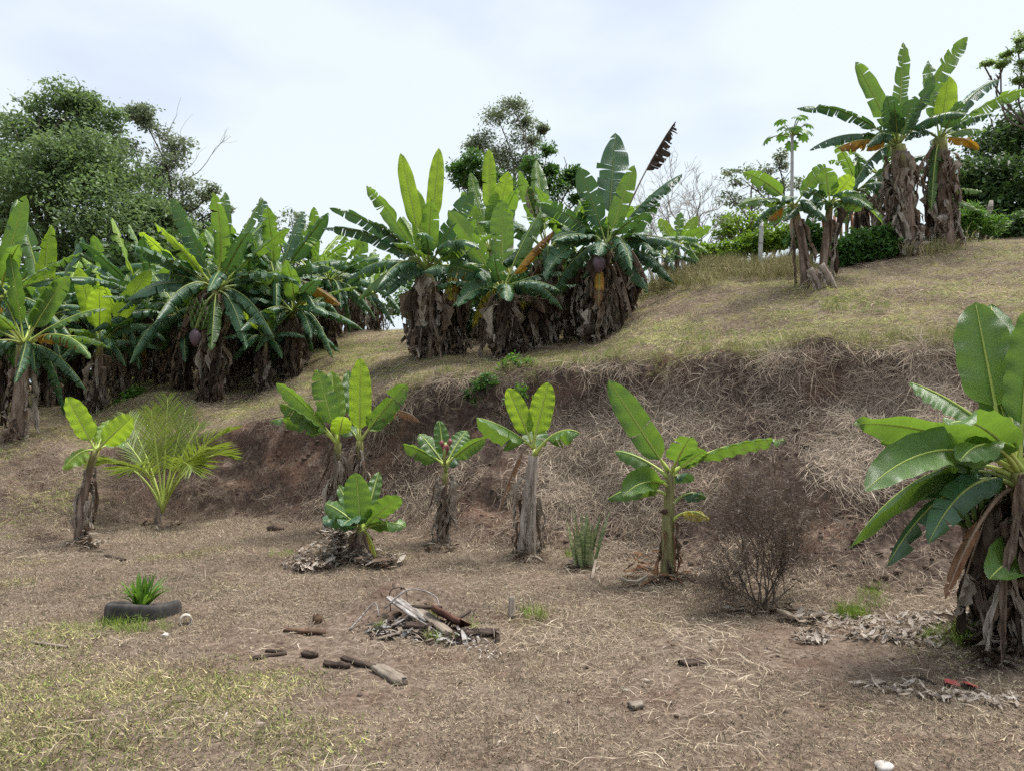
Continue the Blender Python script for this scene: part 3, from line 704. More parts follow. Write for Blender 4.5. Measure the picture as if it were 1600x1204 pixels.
# --- the plants of the clumps behind: stem, random rosette and skirt
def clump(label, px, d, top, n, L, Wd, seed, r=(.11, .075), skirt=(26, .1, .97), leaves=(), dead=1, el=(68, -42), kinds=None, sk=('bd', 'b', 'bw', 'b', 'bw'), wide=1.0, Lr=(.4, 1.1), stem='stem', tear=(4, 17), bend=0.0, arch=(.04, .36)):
    lv = []
    for (x_, y_, dd_, k_) in leaves:          # the older leaves of the clumps are narrow, arching and wind-torn
        k_ = dict(k_)
        if k_['kind'] in ('m', 'd') and k_['W'] < .56:
            k_['W'] *= .86; k_['tears'] = k_['tears'] + (4 if k_['kind'] == 'd' else 2); k_['arch'] = k_['arch'] + .025
        lv.append((x_, y_, dd_, k_))
    leaves = lv
    r_, b, tp = plant(label, px, d, top, r, leaves, dict(n=skirt[0], h0=skirt[1], h1=skirt[2], Lr=Lr, kinds=sk, wide=wide) if skirt else None, stem, seed, bend)
    rleaves(r_, b, tp, n + 4, L * 1.06, Wd, seed + 500, el, kinds, tear=tear, dead=dead, arch=arch)
    return r_, b, tp
# left row
clump('banana plant at the left edge, tallest there, one leaf tip raised above the rest', -30, 13.2, (-5, 470), 12, 1.84, .46, 31, leaves=[
    (42, 305, -.3, K('m', W=.34, arch=.05, fold=.1, face=.6, tears=1)), (60, 590, -.4, K('d', W=.4, arch=.3, fold=-.5, face=.4, tears=3))])
clump('banana plant with pale fibrous trunk at the left edge, yellow leaf hanging beside it', 28, 12.7, (38, 540), 12, 1.46, .44, 32, (.14, .10), (10, .1, .9), leaves=[
    (108, 432, -.3, K('m', W=.38, arch=.05, fold=.1, face=.7, tears=1)), (15, 395, -.2, K('m', W=.36, arch=.02, fold=.1, face=.75, tears=0)),
    (122, 545, -.3, K('o', W=.34, arch=.28, fold=-1.0, face=.4, tears=7, gap=.8))], kinds=['m', 'm', 'd'], dead=0)
clump('young banana plant with three bright upright leaves in the left row', 152, 14.8, (156, 538), 5, 1.0, .36, 33, (.10, .06), (14, .2, .9), leaves=[
    (122, 418, -.3, K('y', W=.36, arch=.02, fold=.1, face=.9, tears=0, pet=.3)), (236, 423, -.3, K('y', W=.36, arch=.04, fold=.1, face=.85, tears=0, pet=.3)),
    (155, 452, -.55, K('y', W=.5, arch=.05, fold=.15, face=.95, tears=0, pet=.25)), (228, 512, -.3, K('d', W=.36, arch=.22, fold=-.4, face=.5, tears=4))], kinds=['m', 'd', 'd'], dead=0, el=(30, -25))
clump('banana plant behind the pale fibrous trunk at left, leaves spread wide', 78, 15.6, (75, 500), 14, 1.73, .46, 34, leaves=[
    (130, 370, .2, K('d', W=.4, arch=.05, fold=.1, face=.5, tears=3)), (35, 345, .2, K('m', W=.4, arch=.05, fold=.2, face=.6, tears=1))])
clump('thin banana stem right of the young bright plant in the left row', 192, 15.8, (196, 520), 12, 1.40, .42, 35, (.07, .05), (12, .15, .9))
clump('dark banana plant in shade between thin stem and bud-bearing plant', 258, 16.2, (255, 480), 13, 1.73, .46, 36, skirt=(30, .1, .97))
r_, b_, t_ = clump('tall banana plant with hanging grey bud and stiff feathered leaves, centre of left row', 326, 14.4, (338, 455), 14, 1.89, .5, 37, (.13, .085), (38, .08, .97), leaves=[
    (268, 312, -.3, K('d', W=.46, arch=.05, fold=.1, face=.6, tears=9)), (352, 300, .2, K('m', W=.4, arch=.02, fold=.1, face=.7, tears=10)),
    (208, 395, -.3, K('d', W=.46, arch=.16, fold=-.3, face=.5, tears=7)), (410, 310, .2, K('m', W=.36, arch=.04, fold=0, face=.6, tears=10)),
    (330, 548, -.7, K('m', W=.34, arch=.16, fold=-.3, face=.7, tears=12)), (195, 470, -.6, K('d', W=.46, arch=.2, fold=-.2, face=.5, tears=6)),
    (385, 545, -.6, K('d', W=.34, arch=.26, fold=-.2, face=.6, tears=12)), (240, 430, -.5, K('d', W=.5, arch=.14, fold=-.2, face=.5, tears=6))], wide=1.25)
add_bud(r_, b_, P(305, 527, 13.9), .36, 'bud', stalk_from=t_); add_bunch(r_, b_, P(310, 498, 14.0), .5, 3)
clump('banana plant behind the bud-bearing one, only its crown showing', 290, 17.5, (292, 440), 13, 1.73, .46, 38, skirt=(20, .1, .97))
r_, b_, t_ = clump('banana plant with green fruit bunch and orange dying leaf, right end of left row', 432, 15.8, (432, 440), 15, 1.78, .48, 39, skirt=(26, .08, .97), leaves=[
    (532, 478, -.3, K('o', W=.40, arch=.16, fold=-.5, face=.7, tears=5)), (408, 308, .2, K('d', W=.4, arch=.02, fold=.1, face=.6, tears=10)),
    (475, 330, .3, K('d', W=.4, arch=.03, fold=.1, face=.6, tears=11)), (520, 420, -.3, K('d', W=.46, arch=.16, fold=-.4, face=.5, tears=5))])
add_bunch(r_, b_, P(436, 472, 15.4), .5, 4); add_bud(r_, b_, P(440, 497, 15.4), .3, 'bud', stalk_from=t_)
clump('low banana sucker with drooping leaves at the right foot of left row', 412, 14.9, (415, 532), 9, .95, .34, 40, (.06, .04), (8, .2, .9), dead=0, el=(55, -35), tear=(0, 3))
clump('small banana sucker under the fruiting plant, broad low leaves', 468, 16.0, (466, 520), 8, .95, .34, 401, (.06, .04), (8, .2, .9), dead=0, el=(45, -35), tear=(0, 3))
clump('banana plant in the dark gap between the two bud-bearing plants', 378, 16.2, (380, 450), 13, 1.62, .46, 41, skirt=(30, .1, .97))
clump('banana plant behind the fruiting one, crown against the sky', 488, 18.0, (486, 425), 13, 1.62, .44, 42, leaves=[(490, 345, -.2, K('m', W=.42, arch=.02, fold=.1, face=.7, tears=2))])
clump('banana plant half hidden at far left behind the edge plants', 20, 17.5, (18, 470), 12, 1.73, .46, 43)
clump('banana plant behind the young bright plant, grey dead leaf in its crown', 172, 18.0, (175, 470), 13, 1.62, .46, 44, leaves=[(178, 440, -.8, K('bw', W=.3, arch=.2, fold=-.8, face=.4, tears=6))])
clump('dark banana plant behind the thin stem, leaves over the shaded gap', 222, 17.0, (222, 470), 13, 1.73, .46, 45, skirt=(26, .1, .97))
for (x_, d_, ty_, sd_, lb_) in [(352, 15.3, 480, 701, 'dark low banana plant right of the bud-bearing trunk, leaves sweeping down'), (455, 15.2, 490, 702, 'dark banana plant low at right end of left row, leaves over the slope edge'), (405, 17.0, 450, 703, 'banana plant in deep shade behind the fruit bunch'), (285, 15.2, 500, 704, 'dark banana plant left of the hanging grey bud, leaves drooping'), (120, 16.6, 500, 705, 'dark banana plant behind the young bright leaves at left'), (-10, 15.2, 520, 706, 'dark banana plant low at the left edge behind the pale fibrous trunk'), (512, 17.6, 440, 707, 'feather-leaved banana plant between the left row and the gap')]:
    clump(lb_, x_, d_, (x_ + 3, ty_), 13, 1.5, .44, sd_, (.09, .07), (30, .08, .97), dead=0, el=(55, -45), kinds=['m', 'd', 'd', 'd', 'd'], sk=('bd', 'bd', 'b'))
# gap plants
clump('distant banana plant with thick pale dry trunk, left of the gap', 550, 21.0, (556, 455), 8, 1.5, .46, 46, (.22, .15), (26, .1, .95), leaves=[
    (530, 405, -.3, K('y', W=.4, arch=.05, fold=.1, face=.8, tears=0)), (568, 362, -.2, K('m', W=.5, arch=.02, fold=.1, face=.8, tears=6))], sk=('bw', 'b'), wide=1.3)
clump('distant banana stem right behind the thick pale dry trunk in the gap', 580, 21.4, (584, 460), 7, 1.3, .42, 47, (.16, .12), (18, .1, .95), sk=('bw', 'b'))
clump('banana plant filling the space left of the thick pale dry trunk', 522, 19.6, (524, 450), 11, 1.5, .44, 481, (.10, .08), (26, .08, .97), dead=1)
# middle clump
r_, b_, t_ = clump('wide-skirted banana plant with two pale leaves standing up, left in middle clump', 672, 13.6, (668, 425), 9, 1.55, .46, 51, (.17, .11), (56, .06, .95), leaves=[
    (626, 240, -.2, K('y', W=.30, arch=.0, fold=.1, face=.85, tears=0, pet=.38)), (686, 232, -.15, K('y', W=.29, arch=.0, fold=.1, face=.95, tears=0, pet=.42)),
    (572, 291, -.2, K('m', W=.38, arch=.06, fold=-.2, face=.55, tears=3)), (514, 325, -.2, K('d', W=.36, arch=.12, fold=-.4, face=.5, tears=3, rad=.022)),
    (503, 357, -.3, K('d', W=.36, arch=.14, fold=-.5, face=.5, tears=5)), (590, 455, -.5, K('d', W=.46, arch=.28, fold=-.2, face=.5, tears=6)),
    (650, 295, .2, K('y', W=.34, arch=.0, fold=.1, face=.8, tears=0)), (740, 300, -.2, K('d', W=.42, arch=.05, fold=.1, face=.6, tears=2)),
    (560, 470, -.3, K('m', W=.44, arch=.30, fold=-.3, face=.5, tears=6))], wide=1.45, el=(60, -20))
clump('brown-skirted banana stem just right of the two standing pale leaves', 705, 13.9, (706, 430), 8, 1.4, .46, 52, (.13, .09), (34, .06, .95), wide=1.2, leaves=[(640, 455, -.3, K('d', W=.42, arch=.25, fold=-.3, face=.5, tears=4)), (705, 470, -.6, K('g', W=.3, arch=.2, fold=-.5, face=.6, tears=5))])
clump('banana plant at the back of middle clump, bright narrow leaves at its top', 756, 15.5, (765, 395), 7, 1.5, .46, 53, leaves=[
    (764, 232, 0, K('y', W=.30, arch=0, fold=.3, face=.8, tears=1, pet=.4)), (795, 268, -.2, K('y', W=.42, arch=.03, fold=.1, face=.85, tears=1)),
    (735, 270, .2, K('m', W=.36, arch=.03, fold=.1, face=.7, tears=5)), (722, 300, -.2, K('m', W=.4, arch=.05, fold=.1, face=.6, tears=6)), (775, 300, -.3, K('m', W=.42, arch=.05, fold=.1, face=.8, tears=2))], skirt=(28, .08, .95))
clump('banana plant with one broad oval leaf facing the viewer, front of middle clump', 800, 13.0, (785, 455), 7, 1.3, .46, 54, (.12, .08), (50, .05, .97), leaves=[
    (784, 312, -.3, K('m', W=.48, arch=.0, fold=.08, face=.97, tears=0, pet=.32, droop=.05)), (700, 328, -.2, K('m', W=.42, arch=.02, fold=.25, face=.7, tears=1, pet=.3)),
    (660, 425, -.4, K('d', W=.44, arch=.20, fold=-.2, face=.5, tears=2)), (715, 480, -.5, K('d', W=.44, arch=.25, fold=-.3, face=.6, tears=3)),
    (865, 362, -.2, K('o', W=.30, arch=.12, fold=-1.0, face=.4, tears=4)), (855, 320, .2, K('m', W=.42, arch=.10, fold=-.1, face=.4, tears=3))], wide=1.35, el=(25, -25), kinds=['d'])
clump('banana plant with folded brown leaf on top, centre of middle clump', 852, 14.2, (855, 395), 9, 1.5, .46, 55, (.12, .08), (40, .06, .97), leaves=[
    (825, 292, -.3, K('bw', W=.4, arch=.22, fold=-.8, face=.4, tears=7, gap=.8)), (838, 250, .4, K('m', W=.4, arch=.02, fold=.1, face=.6, tears=5)),
    (800, 520, -.6, K('br', W=.3, arch=.15, fold=-.9, face=.5, tears=6, gap=.9))], wide=1.3)
r_, b_, t_ = clump('tall banana plant with hanging purple-grey bud and torn upright leaf, in middle clump', 928, 13.2, (948, 385), 7, 1.5, .46, 56, (.16, .10), (60, .05, .97), leaves=[
    (962, 208, .25, K('d', W=.62, arch=0, fold=.08, face=.97, tears=7, pet=.3, gap=.25, jag=.25, droop=.05)), (992, 258, -.3, K('m', W=.38, arch=.0, fold=.25, face=.85, tears=0, pet=.2)),
    (905, 262, -.3, K('d', W=.46, arch=.04, fold=.1, face=.7, tears=3)), (835, 318, -.2, K('d', W=.42, arch=.12, fold=-.2, face=.5, tears=6)),
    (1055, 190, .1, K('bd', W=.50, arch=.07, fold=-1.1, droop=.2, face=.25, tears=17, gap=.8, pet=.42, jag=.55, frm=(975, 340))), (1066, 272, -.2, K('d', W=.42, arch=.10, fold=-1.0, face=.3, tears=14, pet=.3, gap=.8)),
    (1012, 458, -.4, K('d', W=.46, arch=.26, fold=-.2, face=.65, tears=9)), (1040, 390, -.2, K('d', W=.44, arch=.22, fold=-.3, face=.5, tears=8)),
    (860, 375, -.5, K('d', W=.5, arch=.22, fold=-.2, face=.5, tears=3)), (850, 435, -.6, K('d', W=.46, arch=.3, fold=-.2, face=.6, tears=6)),
    (935, 400, -.9, K('d', W=.44, arch=.2, fold=-.1, face=.5, tears=5)), (935, 478, -.6, K('o', W=.20, arch=.15, fold=-.3, face=.7, tears=3, pet=.55, frm=(940, 380))),
    (990, 505, -.2, K('bw', W=.16, arch=.2, fold=-1.1, face=.5, tears=5, pet=.6))], wide=1.4, el=(30, -30), kinds=['d', 'd', 'd'])
add_bud(r_, b_, P(936, 412, 12.5), .36, 'bud', stalk_from=t_)
clump('dark banana stem behind the purple-grey bud, skirted in brown', 895, 14.2, (900, 400), 8, 1.4, .46, 57, (.11, .08), (40, .06, .97), wide=1.2)
clump('banana plant at the right rim of middle clump, leaning leaves', 972, 13.8, (975, 395), 8, 1.4, .46, 58, (.11, .08), (40, .1, .97), wide=1.2, leaves=[(1030, 420, -.2, K('d', W=.44, arch=.25, fold=-.3, face=.5, tears=8))])
clump('short banana plant with curled brown leaves in front of middle clump', 822, 13.6, (828, 470), 6, .9, .36, 59, (.08, .06), (40, .1, .97), wide=1.2, kinds=['d', 'b', 'b'], dead=2, el=(40, -40))
# right of the middle clump
clump('small banana plant with thin pale stem and light leaves by the dry grass', 1060, 15.2, (1058, 385), 4, .7, .28, 61, (.06, .045), None, leaves=[
    (1112, 355, -.2, K('m', W=.30, arch=.06, fold=0, face=.6, tears=1)), (1090, 338, .1, K('y', W=.24, arch=.0, fold=.2, face=.8, tears=0)), (1030, 342, .1, K('y', W=.26, arch=.02, fold=.2, face=.8, tears=0)),
    (1095, 415, -.2, K('m', W=.26, arch=.3, fold=-.2, face=.5, tears=1))], dead=0, kinds=['m'])
clump('short pale banana stem left of its small light-leaved neighbour', 1040, 15.0, (1040, 405), 5, .75, .28, 62, (.055, .04), (4, .5, .9), dead=1)
clump('banana plant leaning left on the slope, yellow leaf hanging at its crown', 1263, 11.9, (1241, 322), 3, .75, .30, 63, (.08, .055), (3, .7, .98), leaves=[
    (1160, 270, -.2, K('m', W=.30, arch=.10, fold=-.1, face=.6, tears=1)), (1152, 322, -.2, K('m', W=.28, arch=.14, fold=-.5, face=.45, tears=1)),
    (1200, 346, -.2, K('o', W=.26, arch=.22, fold=-1.0, face=.5, tears=3, pet=.4)), (1290, 258, 0, K('m', W=.34, arch=.03, fold=.1, face=.7, tears=1)),
    (1295, 345, -.2, K('d', W=.24, arch=.2, fold=-.5, face=.5, tears=1))], dead=0, kinds=['d', 'd'], bend=.04, el=(5, -25))
clump('banana plant leaning right on the slope, two upright leaves, above the cut stumps', 1288, 11.9, (1297, 318), 3, .75, .30, 64, (.072, .05), (3, .7, .98), leaves=[
    (1290, 262, -.2, K('m', W=.36, arch=.02, fold=.1, face=.85, tears=0)), (1333, 275, -.2, K('y', W=.30, arch=.06, fold=.2, face=.7, tears=0)), (1380, 352, -.1, K('m', W=.30, arch=.30, fold=-.4, face=.6, tears=2)),
    (1250, 300, -.2, K('d', W=.28, arch=.15, fold=-.3, face=.5, tears=1)), (1345, 330, .2, K('m', W=.28, arch=.2, fold=-.3, face=.5, tears=1))], dead=0, kinds=['d', 'd'], el=(5, -25))
clump('tall banana plant with shaggy pale trunk, left of the pair on the ridge', 1425, 13.6, (1403, 228), 4, 1.2, .42, 65, (.20, .12), (46, .05, .97), leaves=[
    (1336, 97, -.3, K('m', W=.40, arch=.03, fold=.1, face=.8, tears=0, pet=.18)), (1412, 66, 0, K('m', W=.34, arch=.0, fold=.2, face=.8, tears=7, gap=.4)), (1512, 58, -.1, K('m', W=.40, arch=.04, fold=.1, face=.75, tears=9, gap=.3, frm=(1410, 215))),
    (1244, 170, -.2, K('d', W=.36, arch=.16, fold=-.6, face=.4, tears=8)), (1265, 235, -.3, K('d', W=.36, arch=.18, fold=-.7, face=.4, tears=7)), (1308, 232, -.5, K('o', W=.40, arch=.14, fold=-1.1, face=.35, tears=8, gap=.8)),
    (1430, 150, -.5, K('d', W=.44, arch=.02, fold=.1, face=.6, tears=3)), (1385, 150, -.6, K('d', W=.44, arch=.05, fold=.1, face=.6, tears=5)), (1330, 300, -.2, K('d', W=.36, arch=.25, fold=-.6, face=.4, tears=6))], sk=('bw', 'bw', 'b'), wide=1.15, Lr=(.3, .8), dead=0, kinds=['d'], el=(50, 0))
clump('tall banana plant with shaggy pale trunk, right of the pair on the ridge', 1482, 13.9, (1468, 218), 3, 1.1, .40, 66, (.20, .12), (40, .05, .9), leaves=[
    (1482, 118, -.2, K('y', W=.46, arch=0, fold=.12, face=.9, tears=0, pet=.22)), (1610, 140, -.3, K('m', W=.42, arch=.12, fold=-.5, face=.45, tears=10)), (1562, 125, .3, K('d', W=.36, arch=.14, fold=-.4, face=.5, tears=9)),
    (1450, 95, .2, K('m', W=.36, arch=.0, fold=.1, face=.7, tears=6)), (1530, 235, .3, K('o', W=.3, arch=.2, fold=-.8, face=.5, tears=5)), (1540, 205, .4, K('m', W=.3, arch=.1, fold=-.3, face=.5, tears=3)),
    (1425, 280, -.2, K('b', W=.2, arch=.1, fold=-1, face=.5, tears=4)), (1455, 330, -.4, K('m', W=.3, arch=.2, fold=-.4, face=.5, tears=3)),(1530, 330, -.3, K('m', W=.26, arch=.15, fold=-.2, face=.5, tears=2, at=.45)), (1535, 300, -.1, K('m', W=.22, arch=.1, fold=-.2, face=.5, tears=2, at=.5))], sk=('bw', 'bw', 'b'), wide=1.15, Lr=(.3, .8), dead=0, kinds=['d'], el=(30, 0))
clump('banana plant behind the ridge pair, thin pale stem beside the picket fence', 1372, 15.2, (1376, 275), 8, 1.2, .38, 67, (.09, .06), (5, .6, .95), dead=0)
clump('banana plant with bent pale stem and dry leaf cluster near the picket fence', 1362, 14.6, (1338, 300), 7, 1.0, .36, 68, (.08, .06), (12, .4, .9), dead=1)

# ------------------------------------------------------------------ cut stumps, posts, fence
def simple_stump(label, px0, py0, px1, py1, d, r, d2=0):
    a = P(px0, py0, d); b = P(px1, py1, d + d2); b[2] = ground(b[0], b[1]) - .05
    root = thing('banana_stump', label, 'stump', tuple(b), 'cut banana stumps')
    pts = curve([b, (a + b) / 2 + NP([0, 0, .05]), a], 8) - b
    rg = np.random.default_rng(int(px0)); V, F, UV = tube(pts, NP([1.1, 1, .95, .95, .92, .9, .92, .95]) * r, 9, ridge=lambda i, j: 1 + .1 * math.sin(j * 2 + i * .4) + rg.normal(0, .05))
    link('cut_stem', mesh_np('cut_stem', V, F, M['stem_pale'], UV=UV), root)
    for k in range(4):
        o = link('dry_leaf', DRY['bw'][k], root); o.location = tuple(a - b); o.rotation_euler = (0, .5, k * 1.6); o.scale = (.6, .6, .35)
simple_stump('pale cut banana stump leaning right, lower of the two on the slope', 1282, 414, 1303, 455, 11.3, .062)
simple_stump('shorter pale cut banana stump at left of its twin on the slope', 1265, 420, 1281, 456, 11.35, .055)
def post(label, px, pyt, pyb, d, r, mat, lean=0):
    b = base_at(px, d); t = P(px + lean, pyt, d)
    root = thing('fence_post', label, 'post', tuple(b), 'fence posts on the ridge')
    V, F, UV = tube(curve([b - UP * .2, (b + t) / 2, t - UP * .03, t], 7) - b, NP([1, 1, .98, .97, .96, .95, .6]) * r, 8); link('shaft', mesh_np('shaft', V, F, M[mat], UV=UV), root)
    for k in (.55, .85):
        q = b + (t - b) * k; a = np.linspace(0, 6.283, 9)
        ring = NP([q + NP([math.cos(x), math.sin(x), 0]) * r * 1.15 for x in a]) - b
        V, F, UV = tube(ring, .006, 4); link('wire_tie', mesh_np('wire_tie', V, F, M['postold'], UV=UV), root)
post('white concrete fence post standing in the tall dry grass', 1190, 343, 400, 14.6, .045, 'post')
post('white fence post behind the leaning banana pair', 1271, 335, 380, 15.5, .045, 'post')
post('pale fence post beside the small light-leaved banana plant', 1083, 345, 420, 16.5, .05, 'post')
post('old grey post leaning right near the dark trees', 1537, 314, 372, 15.2, .06, 'postold', 12)
fa = P(1286, 380, 15.8); fb = P(1356, 340, 16.6)
root = thing('picket_fence', 'short red-brown picket fence behind the banana stems', 'fence', tuple(fa))
def box(c, sx, sy, sz, rz=0.0, tip=0):
    c = np.asarray(c); v = []
    for z in (-sz / 2, sz / 2):
        for x, y in ((-sx / 2, -sy / 2), (sx / 2, -sy / 2), (sx / 2, sy / 2), (-sx / 2, sy / 2)):
            v.append((x * math.cos(rz) - y * math.sin(rz), x * math.sin(rz) + y * math.cos(rz), z))
    return NP(v) + c, [[0, 3, 2, 1], [4, 5, 6, 7], [0, 1, 5, 4], [1, 2, 6, 5], [2, 3, 7, 6], [3, 0, 4, 7]]
fd = fb - fa; fr = math.atan2(fd[1], fd[0]); pk = mesh_np('picket', *box((0, 0, 0), .07, .03, .9), M['picket'], smooth=False)
for i in range(9):
    o = link('picket', pk, root); q = fd * i / 8; o.location = (q[0], q[1] - .03, q[2] + .10 * (i % 2) * .2); o.rotation_euler = (0, .03 * math.sin(i * 2.1), fr)
for z in (-.2, .25):
    V, F, UV = tube([NP([0, .03, z]), fd + NP([0, .03, z])], .03, 4); link('rail', mesh_np('rail', V, F, M['picket'], UV=UV, smooth=False), root)
for q in (NP([0, .07, -.25]), fd + NP([0, .07, -.25])):
    V, F = box(q - UP * .15, .07, .07, 1.3); link('post', mesh_np('post', V, F, M['picket'], smooth=False), root)

# ------------------------------------------------------------------ trees, shrubs
def leaf_cloud(cl, size, rg, nsub=40, nleaf=24, sub_r=.22, flat=.55, asp=.42):
    """cl: list of (centre, radius vec); leaves in sub-clusters on the shells"""
    C = []; B = []
    for c, r in cl:
        r = np.broadcast_to(NP(r, float), (3,))
        dirs = rg.normal(size=(nsub, 3)); dirs /= np.linalg.norm(dirs, axis=1, keepdims=True)
        rad = rg.uniform(.45, 1.05, (nsub, 1))
        sc = c + dirs * r * rad
        for s in sc:
            k = rg.integers(int(nleaf * .5), int(nleaf * 1.5))
            p = s + rg.normal(size=(k, 3)) * r * sub_r * NP([1, 1, flat]); C.append(p); B.append(np.clip(rg.normal(.5, .14) + rg.normal(0, .15, k), 0, 1))
    C = np.concatenate(C); B = np.concatenate(B); n = len(C)
    a = rg.normal(size=(n, 3)); a[:, 2] = a[:, 2] * .6 - .3; a /= np.linalg.norm(a, axis=1, keepdims=True)
    b = np.cross(a, rg.normal(size=(n, 3)) + NP([0, 0, 1.2])); b /= np.maximum(np.linalg.norm(b, axis=1, keepdims=True), 1e-6)
    nn = np.cross(a, b)
    s = size * rg.uniform(.6, 1.35, (n, 1))
    V = np.stack([C, C + a * s * .5 + b * s * asp * .5 + nn * s * .08, C + a * s, C + a * s * .5 - b * s * asp * .5 + nn * s * .08], 1).reshape(-1, 3)
    return V, np.arange(4 * n).reshape(-1, 4), np.repeat(B, 4)
def limbs(root_p, targets, r0, rg, mb, wig=.12, tips=3, tipl=.6, thin=.012):
    """branches from a trunk top to clump centres, with twigs"""
    for t in targets:
        L = np.linalg.norm(t - root_p)
        mid = (root_p + t) / 2 + rg.normal(size=3) * L * wig + UP * L * .05
        c = curve([root_p, mid, t], 9); mb.add(*tube(c, np.linspace(r0, max(r0 * .25, thin), 9), 6))
        for k in range(tips):
            s = c[int(rg.integers(3, 9))]; e = s + nrm(rg.normal(size=3) + UP * .5 + nrm(t - root_p) * .8) * tipl * rg.uniform(.5, 1.2)
            cc = curve([s, (s + e) / 2 + rg.normal(size=3) * tipl * .12, e], 5); mb.add(*tube(cc, np.linspace(max(r0 * .25, thin), thin * .5, 5), 4))
def tree(name, label, cat, px, d, crown, trunk_r, fmat, size, seed, base_py=None, bark='bark', nsub=40, nleaf=24, group=None, asp=.42, flat=.55, sub_r=.22, forks=None, base=None, tips=4, split=0, spl=.74):
    rg = np.random.default_rng(seed); b = base_at(px, d) if base is None else base
    root = thing(name, label, cat, tuple(b), group)
    cl = [(P(c[0], c[1], d + (c[3] if len(c) > 3 else 0)) - b, NP([c[2] * d / FPX, c[2] * d / FPX * .9, c[2] * d / FPX * (c[4] if len(c) > 4 else .8)]) * (spl if split else 1)) for c in crown]
    main = [c[0] for c in cl]
    if split:
        cl = [(c + rg.normal(size=3) * r * .5, r * rg.uniform(.45, .85)) for c, r in cl for _ in range(split)]
    mb = MB(); low = min(c[0][2] for c in cl)
    cx = np.mean([c[0] for c in cl], axis=0)
    fork = NP([cx[0] * .4, cx[1] * .4, max(low * .75, .6)]) if forks is None else forks
    mb.add(*tube(curve([NP([0, 0, -.3]), fork * .5 + NP([rg.normal(0, .1), 0, 0]), fork], 8), np.linspace(trunk_r * 1.25, trunk_r * .8, 8), 8))
    limbs(fork, main, trunk_r * (.22 if split else .5), rg, mb, tips=tips + (5 if split else 0), tipl=np.mean([c[1][0] for c in cl]) * (1.3 if split else 1), thin=.018)
    link('trunk', mb.mesh('trunk', M[bark]), root)
    V, F, B = leaf_cloud(cl, size, rg, nsub, nleaf, sub_r, flat, asp)
    link('crown', mesh_np('crown', V, F, M[fmat], attrs={'br': B}, smooth=False), root)
    return root
tree('broad_tree', 'large dense green tree rising behind the left banana row', 'tree', 110, 26, [
    (115, 165, 50), (60, 185, 42), (160, 200, 48), (30, 230, 58, -1), (95, 235, 60, -1.5), (150, 265, 62, -1), (10, 290, 62, -1), (70, 300, 66, -2), (140, 335, 66, -2), (205, 290, 48), (215, 345, 55, -.5), (20, 350, 60, -1), (90, 375, 60, -1.5), (-50, 260, 60), (170, 390, 55, -1), (225, 390, 50, 0), (-40, 340, 60), (255, 345, 34, .5)],
    .45, 'f_big', .16, 71, nsub=20, nleaf=38, sub_r=.34, split=5, tips=2, spl=.92)
tree('thin_crowned_tree', 'thin-leaved tree with bare twigs right of the large dense tree', 'tree', 235, 29, [
    (245, 200, 28), (265, 225, 24), (225, 185, 20), (270, 255, 26), (250, 270, 34), (285, 290, 28), (300, 320, 24, .5), (235, 310, 40), (330, 305, 14), (270, 335, 34), (210, 235, 26), (200, 180, 16), (310, 340, 22), (345, 325, 12), (290, 360, 30)], .3, 'f_grey', .15, 72, nsub=14, nleaf=20, sub_r=.38, split=3, tips=3, spl=1.0)
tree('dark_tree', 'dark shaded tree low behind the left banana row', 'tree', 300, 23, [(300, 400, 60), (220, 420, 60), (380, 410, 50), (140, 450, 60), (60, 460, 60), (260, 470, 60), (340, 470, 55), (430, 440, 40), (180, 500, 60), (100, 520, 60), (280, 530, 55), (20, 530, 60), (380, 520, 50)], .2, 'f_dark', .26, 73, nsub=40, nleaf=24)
tree('wispy_tree', 'small wispy tree behind the fruiting banana plant', 'tree', 455, 30, [(455, 340, 22), (430, 360, 24), (480, 365, 20), (465, 385, 30)], .1, 'f_grey', .2, 74, nsub=14, nleaf=12)
tree('feathery_tree', 'tall open grey-green tree standing behind the middle clump', 'tree', 800, 30, [
    (800, 165, 20), (780, 190, 28), (820, 195, 26), (755, 215, 24), (830, 225, 26), (790, 230, 34), (765, 245, 28), (825, 250, 28), (845, 205, 12), (740, 225, 14), (805, 265, 36)], .22, 'f_grey', .12, 75, nsub=18, nleaf=19, bark='palebark', sub_r=.60, split=3, tips=3)
tree('round_tree', 'rounded dark green tree left of the tall open tree', 'tree', 730, 27, [(730, 255, 28), (715, 275, 24), (755, 270, 28), (735, 290, 36), (780, 290, 30)], .18, 'f_bush', .14, 76, nsub=18, nleaf=24, sub_r=.3, split=3, tips=1)
tree('round_tree', 'rounded dark green tree right of the tall open tree', 'tree', 865, 26, [(850, 262, 32), (885, 268, 28), (905, 280, 20), (835, 280, 34), (870, 300, 44), (910, 310, 30)], .18, 'f_bush', .14, 77, nsub=18, nleaf=26, sub_r=.3, split=3, tips=1)
tree('dark_tree', 'dark dense tree at the right edge behind the ridge', 'tree', 1580, 20, [
    (1560, 230, 46), (1600, 200, 50), (1640, 240, 60), (1530, 270, 38, -.5), (1575, 285, 52, -1), (1620, 310, 55, -1), (1525, 320, 40), (1570, 340, 44, -1), (1600, 365, 40, -1.5), (1660, 330, 60), (1505, 290, 26)], .25, 'f_dark', .16, 78, nsub=56, nleaf=34)
tree('airy_tree', 'airy light green branches reaching in at top right corner', 'tree', 1640, 18, [
    (1588, 66, 16), (1562, 100, 16, 0, .4), (1598, 100, 18, 0, .5), (1535, 98, 12, 0, .4), (1590, 125, 16, 0, .5), (1640, 100, 30), (1620, 60, 20), (1650, 150, 30), (1575, 85, 10, 0, .4)], .12, 'f_airy', .075, 79, nsub=18, nleaf=16, sub_r=.55, split=2)
